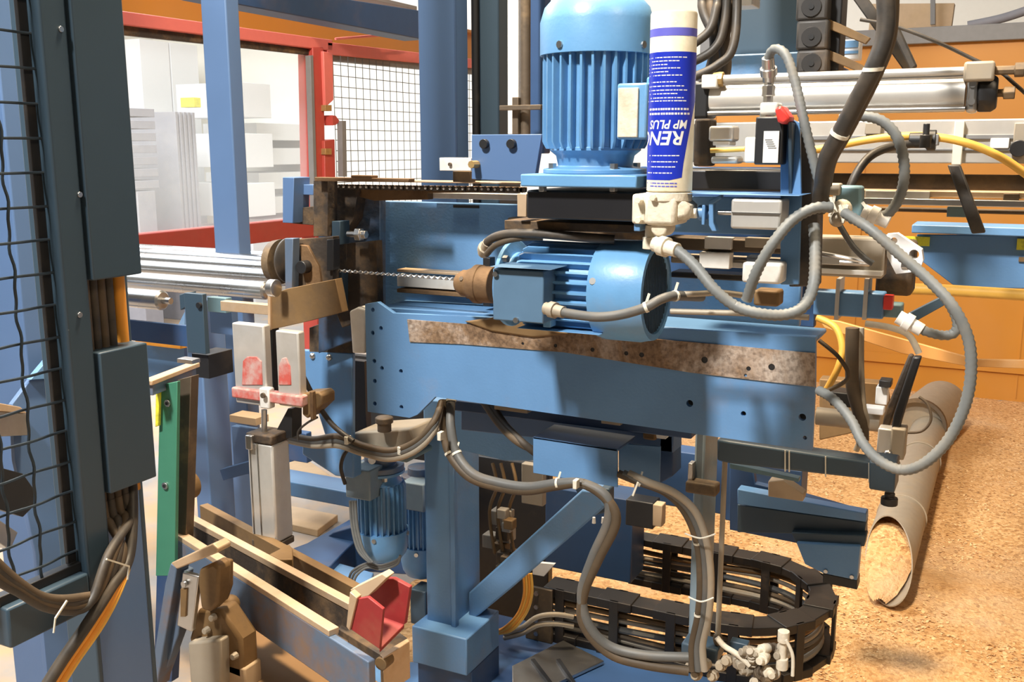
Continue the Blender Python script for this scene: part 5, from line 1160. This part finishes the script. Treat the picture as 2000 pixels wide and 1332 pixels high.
# loose chips on the floor
bm_v = []; bm_f = []; random.seed(21)
for i in range(9000):
    py_ = 780+570*random.random()**.8; px_ = random.uniform(1400, 2080); p = aZ(px_, py_, .004)
    if p.y > Wy-.1 or abs(p.x-cx) < .1 and p.y > yb0-.02: continue
    s_ = random.uniform(.002, .0065); an = random.uniform(0, PI); tl = random.uniform(-.4, .4)
    u = Vector((math.cos(an), math.sin(an), tl))*s_; w = Vector((-math.sin(an), math.cos(an), random.uniform(-.4, .4)))*s_*random.uniform(.4, .8)
    o_ = len(bm_v); bm_v += [p-u-w, p+u-w, p+u+w, p-u+w]; bm_f.append((o_, o_+1, o_+2, o_+3))
o = MB().add(bm_v, bm_f).build('wood_chips', 'chip', bevel=0, smooth=False); tag(o, 'loose pale wood chips scattered over the floor', 'wood chips', kind='stuff')
vs = []; fs = []; nx, ny = 120, 150; x0_, x1_, y0_, y1_ = -2.0, 1.4, 1.7, Wy
for j in range(ny+1):
    for i in range(nx+1):
        x_ = x0_+(x1_-x0_)*i/nx; y_ = y0_+(y1_-y0_)*j/ny; e = min(i, nx-i, j, ny-j)/8
        z_ = .003*min(1, e)+.006*math.sin(x_*7+y_*3)*math.sin(y_*5-x_*2)*min(1, e)+random.uniform(-.001, .002)
        vs.append((x_, y_, max(z_, .0015 if e >= 1 else -.002)))
for j in range(ny):
    for i in range(nx): a = j*(nx+1)+i; fs.append((a, a+1, a+nx+2, a+nx+1))
tag(MB().add(vs, fs).build('sawdust_layer', 'sawdust', bevel=0), 'orange brown layer of sawdust covering the floor at the right', 'sawdust', kind='stuff')
# ================================================================ HOSES AND CABLES
hose('grey_hose', 'tall grey hose arching over the silver fitting and down to the junction',
     'hose', [(1502,152,1.22),(1500,118,1.21),(1512,96,1.2),(1535,108,1.19),(1553,160,1.18),(1570,235,1.17),(1588,310,1.17),(1604,370,1.17),(1618,400,1.17)], .0058, 'hose_grey', rib=.003, ends=('steel', None))
hose('black_hose', 'thick black hose sweeping down from the top edge with two ties', 'hose',
     [(1640,-420,1.1),(1700,-200,1.1),(1722,-60,1.1),(1730,0,1.1),(1728,70,1.1),(1705,135,1.1),(1672,200,1.11),(1640,262,1.12),(1615,310,1.13),(1606,360,1.15),(1600,410,1.17)], .0092, 'cable_black', ties=(5, 7))
hose('black_hose', 'second black hose close behind the thick one with two ties', 'hose',
     [(1655,-420,1.13),(1716,-200,1.13),(1740,-60,1.13),(1742,0,1.13),(1736,75,1.13),(1712,140,1.13),(1680,205,1.14),(1648,265,1.15),(1622,312,1.16),(1612,360,1.18)], .0075, 'cable_brown')
hose('loop_hose', 'grey hose loop right of the teal junction box', 'hose',
     [(1640,232,1.2),(1680,227,1.2),(1722,236,1.2),(1752,268,1.2),(1766,320,1.2),(1762,370,1.2),(1742,410,1.2),(1715,425,1.2),(1692,415,1.2)], .0062, 'hose_grey', rib=.003, ends=(None, 'white_metal'))
hose('short_bow_hose', 'grey hose bowing from the junction down to the white valve block', 'hose',
     [(1625,405,1.14),(1590,407,1.13),(1548,430,1.12),(1508,478,1.11),(1478,530,1.11),(1458,586,1.12)], .0066, 'hose_grey', rib=.003)
hose('pump_hose', 'grey hose from the grease pump looping under to the junction', 'hose',
     [(1284,478,1.11),(1320,488,1.1),(1358,520,1.09),(1395,565,1.08),(1435,597,1.08),(1480,612,1.08),(1530,615,1.09),(1568,600,1.1),(1588,560,1.12),(1592,500,1.14),(1590,440,1.16)], .0068, 'hose_grey', rib=.003, ends=('dusty_white', None))
hose('big_loop_hose', 'long grey hose making the big loop at the right', 'hose',
     [(1648,415,1.15),(1700,448,1.13),(1755,495,1.12),(1815,548,1.11),(1862,600,1.1),(1892,665,1.1),(1896,735,1.1),(1882,800,1.1),(1850,862,1.1),(1805,905,1.1),(1762,918,1.11),(1718,900,1.12),(1685,865,1.14),(1662,820,1.16),(1628,780,1.18),(1598,762,1.2)], .0062, 'hose_grey', rib=.003)
hose('inner_loop_hose', 'grey hose curving back inside the big loop', 'hose',
     [(1795,528,1.2),(1840,572,1.2),(1868,620,1.2),(1866,648,1.2),(1840,655,1.2),(1795,642,1.2),(1760,622,1.2)], .006, 'hose_grey', rib=.003, ends=(None, 'white_metal'))
hose('motor_cable', 'grey brown cable from the lying motor terminal box to the right', 'cable',
     [(1070,603,1.22),(1110,612,1.21),(1165,619,1.2),(1215,614,1.2),(1262,600,1.2),(1290,585,1.21),(1318,578,1.23),(1370,580,1.3)], .0065, 'hose_dark', ends=('duct_grey', None), ties=(4, 6))
hose('pale_cable', 'dusty yellowish cable continuing right from the motor cable', 'cable',
     [(1310,575,1.25),(1360,574,1.25),(1410,572,1.25),(1470,580,1.25)], .004, 'duct_grey')
hose('twin_cable', 'olive cable along the shelf under the dark rail', 'cable', [(1310,608,1.33),(1380,610,1.33),(1450,612,1.33),(1580,620,1.33)], .004, 'duct_grey')
hose('top_motor_cable', 'dirty brown cable arching over the lying motor', 'cable',
     [(945,492,1.3),(955,470,1.28),(985,458,1.27),(1040,456,1.27),(1120,462,1.28),(1200,468,1.3)], .0065, 'cable_black', ends=('duct_grey', None))
hose('second_motor_cable', 'thinner brown cable entering the top left of the lying motor', 'cable', [(950,497,1.28),(970,478,1.27),(1010,466,1.27),(1060,464,1.28)], .0045, 'cable_brown')
for i, (off, c, lab) in enumerate(((0, 'cable_black', 'leftmost of the dark cables hanging at the top right of the cartridge'), (16, 'cable_brown', 'second of the dark cables hanging behind the cartridge'), (34, 'cable_black', 'third of the dark cables hanging behind the cartridge'), (52, 'cable_brown', 'rightmost of the dark cables hanging behind the cartridge'))):
    hose('hanging_cable', lab, 'cable', [(1365+off,-380,1.5),(1372+off,-40,1.5),(1374+off,20,1.49),(1395+off*.4,75,1.48),(1388+off*.6,130,1.5),(1360+off*.9,190,1.52)], .0075, c)
for i, (pts, lab) in enumerate((([(1356,85,1.45),(1385,60,1.46),(1398,20,1.47),(1402,-30,1.48),(1400,-300,1.48)], 'black cable curving up just right of the cartridge top'),
                              ([(1356,120,1.45),(1392,98,1.46),(1412,60,1.47),(1420,-30,1.48),(1418,-300,1.48)], 'lower black cable curving up right of the cartridge'),
                              ([(1356,150,1.44),(1400,128,1.45),(1432,90,1.46),(1440,-30,1.48),(1436,-300,1.48)], 'lowest black cable curving up right of the cartridge'))):
    hose('curved_cable', lab, 'cable', pts, .0065, 'cable_black')
hose('yellow_cable', 'yellow cable running right along the aluminium rail', 'cable',
     [(1545,300,1.4),(1620,288,1.4),(1690,274,1.4),(1760,266,1.4),(1830,268,1.4),(1890,280,1.4),(1945,302,1.4),(1990,330,1.4),(2060,385,1.4),(2200,500,1.4)], .0052, 'yellow_cable')
hose('thin_black_wire', 'thin black wire from the top sloping to the tube end and down right', 'wire',
     [(1680,38,1.3),(1750,52,1.3),(1830,82,1.3),(1900,115,1.3),(1952,140,1.3),(1975,158,1.3),(2040,220,1.3),(2200,400,1.3)], .0022, 'cable_black')
hose('rail_black_cable', 'black cable from the round switch curving down left', 'cable', [(1790,280,1.4),(1740,287,1.38),(1700,305,1.36),(1672,340,1.34),(1655,380,1.33)], .0055, 'cable_black')
t = thing('rail_switch', 'small black round switch clamped on the aluminium rail', 'switch', aY(1795, 290, 1.4))
MB().lathe(aY(1776, 274, 1.4), (1, 0, 0), [(0, .010), (.02, .010), (.022, .013), (.032, .013)], 20).build('body', 'black_plastic', t, .001)
MB().lathe(aY(1808, 270, 1.38), (0, 0, 1), [(-.012, .007), (.004, .007), (.004, .004), (.018, .004)], 14).build('knob', 'black_plastic', t, .0006)
MB().bY(1814, 262, 1832, 284, 1.39, .02).build('clip', 'trim_grey', t)
hose('amber_hose', 'yellow orange hose running right below the blue cross beam', 'hose', [(1772,564,1.7),(1830,566,1.7),(1900,570,1.7),(2060,580,1.7),(2400,600,1.7)], .009, 'yellow_cable')
hose('dark_down_cable', 'dark cable dropping from the junction past the silver block', 'cable', [(1592,430,1.22),(1590,480,1.22),(1588,540,1.22),(1580,585,1.22)], .007, 'cable_black')
hose('thin_down_cable', 'thin grey cable from the junction to the white plastic cap', 'cable', [(1640,440,1.2),(1665,480,1.2),(1690,505,1.2),(1705,515,1.2)], .0035, 'hose_dark')
hose('pink_hose', 'pale hose curving at the right under the amber strip', 'hose', [(1690,632,1.6),(1740,640,1.6),(1775,655,1.6),(1795,690,1.6)], .005, 'dusty_white')
# right of the side plate
hose('orange_loop_cable', 'orange cable bending down right of the frame plate', 'cable', [(1596,620,1.75),(1632,640,1.74),(1645,680,1.73),(1636,720,1.72),(1615,760,1.72)], .006, 'yellow_cable')
hose('brown_loop_cable', 'dark cable curling beside the orange loop cable', 'cable', [(1600,665,1.65),(1640,700,1.64),(1655,740,1.64),(1600,770,1.62)], .0035, 'cable_brown')
hose('vertical_cable', 'thick dark vertical cable right of the frame plate', 'cable', [(1665,640,1.7),(1664,700,1.7),(1666,760,1.7),(1682,820,1.7),(1684,860,1.7)], .011, 'cable_brown')
hose('vertical_cable', 'pale thin cable beside the thick dark vertical one', 'cable', [(1682,640,1.72),(1682,720,1.72),(1686,790,1.7),(1692,830,1.7),(1672,880,1.7)], .005, 'duct_grey')
hose('wire_loop', 'dark wire circle in front of the round duct end', 'wire', [(1768,845,2.2),(1800,842,2.2),(1818,820,2.2),(1812,790,2.2),(1795,775,2.2)], .003, 'cable_brown')
# below the frame
LB = [('cable_brown', 'upper cable of the bundle sagging left of the support post'), ('hose_dark', 'middle cable of the bundle sagging left of the support post'), ('duct_grey', 'lowest dusty cable of the bundle sagging left of the support post')]
for i, (c, lab) in enumerate(LB):
    hose('sagging_cable', lab, 'cable', [(560,848+i*6,1.5),(610,858+i*6,1.48),(660,852+i*9,1.46),(710,870+i*8,1.45),(765,880+i*8,1.44),(815,860+i*9,1.44),(848,822+i*9,1.45),(862,785,1.48)], .006, c)
for i in range(2):
    hose('post_cable', ['inner dark cable looping from the frame plate past the post', 'outer dark cable looping from the frame plate past the post'][i], 'cable',
         [(866+i*15,782,1.5),(866+i*14,830,1.48),(878+i*14,885,1.47),(915+i*8,930-i*5,1.46),(970,950-i*8,1.46),(1030,958-i*7,1.46),(1090,948-i*4,1.46),(1140,945,1.46),(1185,975-i*3,1.46),(1203-i*16,1020,1.46),(1170-i*13,1090,1.46),(1140-i*4,1160,1.46),(1140+i*10,1220,1.46),(1190,1276-i*14,1.47),(1260,1298-i*18,1.48),(1345,1310-i*26,1.5)], .0085, 'hose_dark' if i else 'cable_brown', ties=((0, 2, 6) if i else (2,)))
hose('brown_cable', 'black cable falling from the brown lug to the sagging bundle', 'cable', [(592,735,1.44),(618,785,1.44),(650,830,1.44),(690,862,1.44)], .005, 'cable_black')
hose('thin_wire', 'thin black wire hanging beside the silver clevis', 'wire', [(620,815,1.42),(600,826,1.42),(583,842,1.42),(582,860,1.42)], .0022, 'cable_black')
for i in range(2):
    hose('diagonal_cable', ['upper dark cable sloping right behind the channel boxes', 'lower dark cable sloping right behind the channel boxes'][i], 'cable', [(945+i*12,785,1.56),(975+i*10,828,1.53),(1010+i*8,862,1.5),(1045,880+i*4,1.51)], .007, 'cable_black' if i else 'cable_brown')
for i in range(3):
    hose('conduit_cable', ['left cable strapped down the conduit post', 'middle cable strapped down the conduit post', 'right cable strapped down the conduit post'][i], 'cable',
         [(1208+i*10,925,1.5),(1250+i*8,942,1.5),(1300+i*8,962,1.52),(1338+i*10,1000,1.54),(1362+i*9,1060,1.55),(1368+i*10,1130,1.56),(1364+i*10,1200,1.57),(1352+i*10,1260,1.58),(1352+i*12,1310,1.58)], .0068, ['cable_brown', 'hose_dark', 'duct_grey'][i], ties=((1, 4, 6) if i == 0 else ()))
for (x0, x1, y) in ((1338, 1397, 1046), (1345, 1394, 1170)):
    tag(MB().tube(px3([(x0, y-4, 1.53), ((x0+x1)/2, y+5, 1.525), (x1, y-3, 1.53)]), .0015, 6).build('strap_tie', 'zip_tie', bevel=0), 'pale tie around the conduit post, %s one' % ('upper' if y < 1100 else 'lower'), 'zip tie')
for i in range(4):
    hose('orange_wire', ['leftmost', 'second from left', 'third from left', 'rightmost'][i]+' orange wire curving beside the cable chain start', 'wire',
         [(1022+i*5,1120,1.9),(1024+i*5,1160,1.9),(1012+i*5,1198,1.9),(985+i*4,1226+i*2,1.9),(955,1238,1.92)], .0035, 'yellow_cable' if i % 2 else 'orange_cable', group='orange wires')
for i in range(2):
    hose('chain_feed_hose', ['upper pale hose feeding the cable chain from the left', 'lower pale hose feeding the cable chain from the left'][i], 'hose', [(985,1238+i*8,1.95),(1020,1225+i*12,1.95),(1050,1205+i*16,1.95),(1085,1200+i*18,1.96),(1120,1205+i*18,1.98)], .006, 'duct_grey')
for i in range(3):
    hose('gear_motor_cable', ['left', 'middle', 'right'][i]+' grey cable hanging down beside the small gear motor', 'cable', [(684+i*5,978,1.6),(688+i*5,1030,1.6),(700+i*5,1075,1.6),(722+i*3,1098,1.6)], .0032, 'hose_grey')
    hose('loop_wire', ['inner', 'middle', 'outer'][i]+' wire hoop near the bright blue cover plate', 'wire', [(690+i*-5,1140,1.62),(698-i*5,1122-i*3,1.62),(718,1108-i*4,1.62),(745,1112-i*4,1.62),(775,1102-i*4,1.62),(782,1085,1.62)], .0028, 'hose_dark' if i else 'hose_grey')
hose('box_cable', 'black cable bowing left of the gear motor terminal box', 'cable', [(690,868,1.56),(672,888,1.55),(666,915,1.55),(674,945,1.56)], .004, 'cable_black')
for x, y, lab in ((858, 852, 'pale tie on the cables left of the post'), (676, 860, 'pale tie on the sagging bundle'), (1123, 946, 'beige cable clip where the post cables bend'), (780, 880, 'pale tie on the lowest point of the bundle')):
    p = aY(x, y, 1.435); tag(MB().box(p.x-.0035, p.x+.0035, p.y-.002, p.y+.012, p.z-.008, p.z+.007).build('cable_clip', 'zip_tie', bevel=.001), lab, 'clip')
p0 = aY(1246, 942, 1.48); p1 = aY(1236, 968, 1.48); tag(MB().bar(p0, p1, .003, .003).build('tie_tail', 'zip_tie', bevel=0), 'cream zip tie tail sticking out under the channel box', 'zip tie')
hose('bottom_pale_hose', 'pale hose bending right at the bottom of the thin rod', 'hose', [(1400,1245,1.6),(1415,1262,1.6),(1440,1278,1.6),(1465,1300,1.6)], .005, 'dusty_white')
hose('fitting_hose', 'thin pale hose at the right of the dusty fitting cluster', 'hose', [(1535,1250,1.58),(1548,1280,1.58),(1548,1320,1.58)], .003, 'dusty_white')
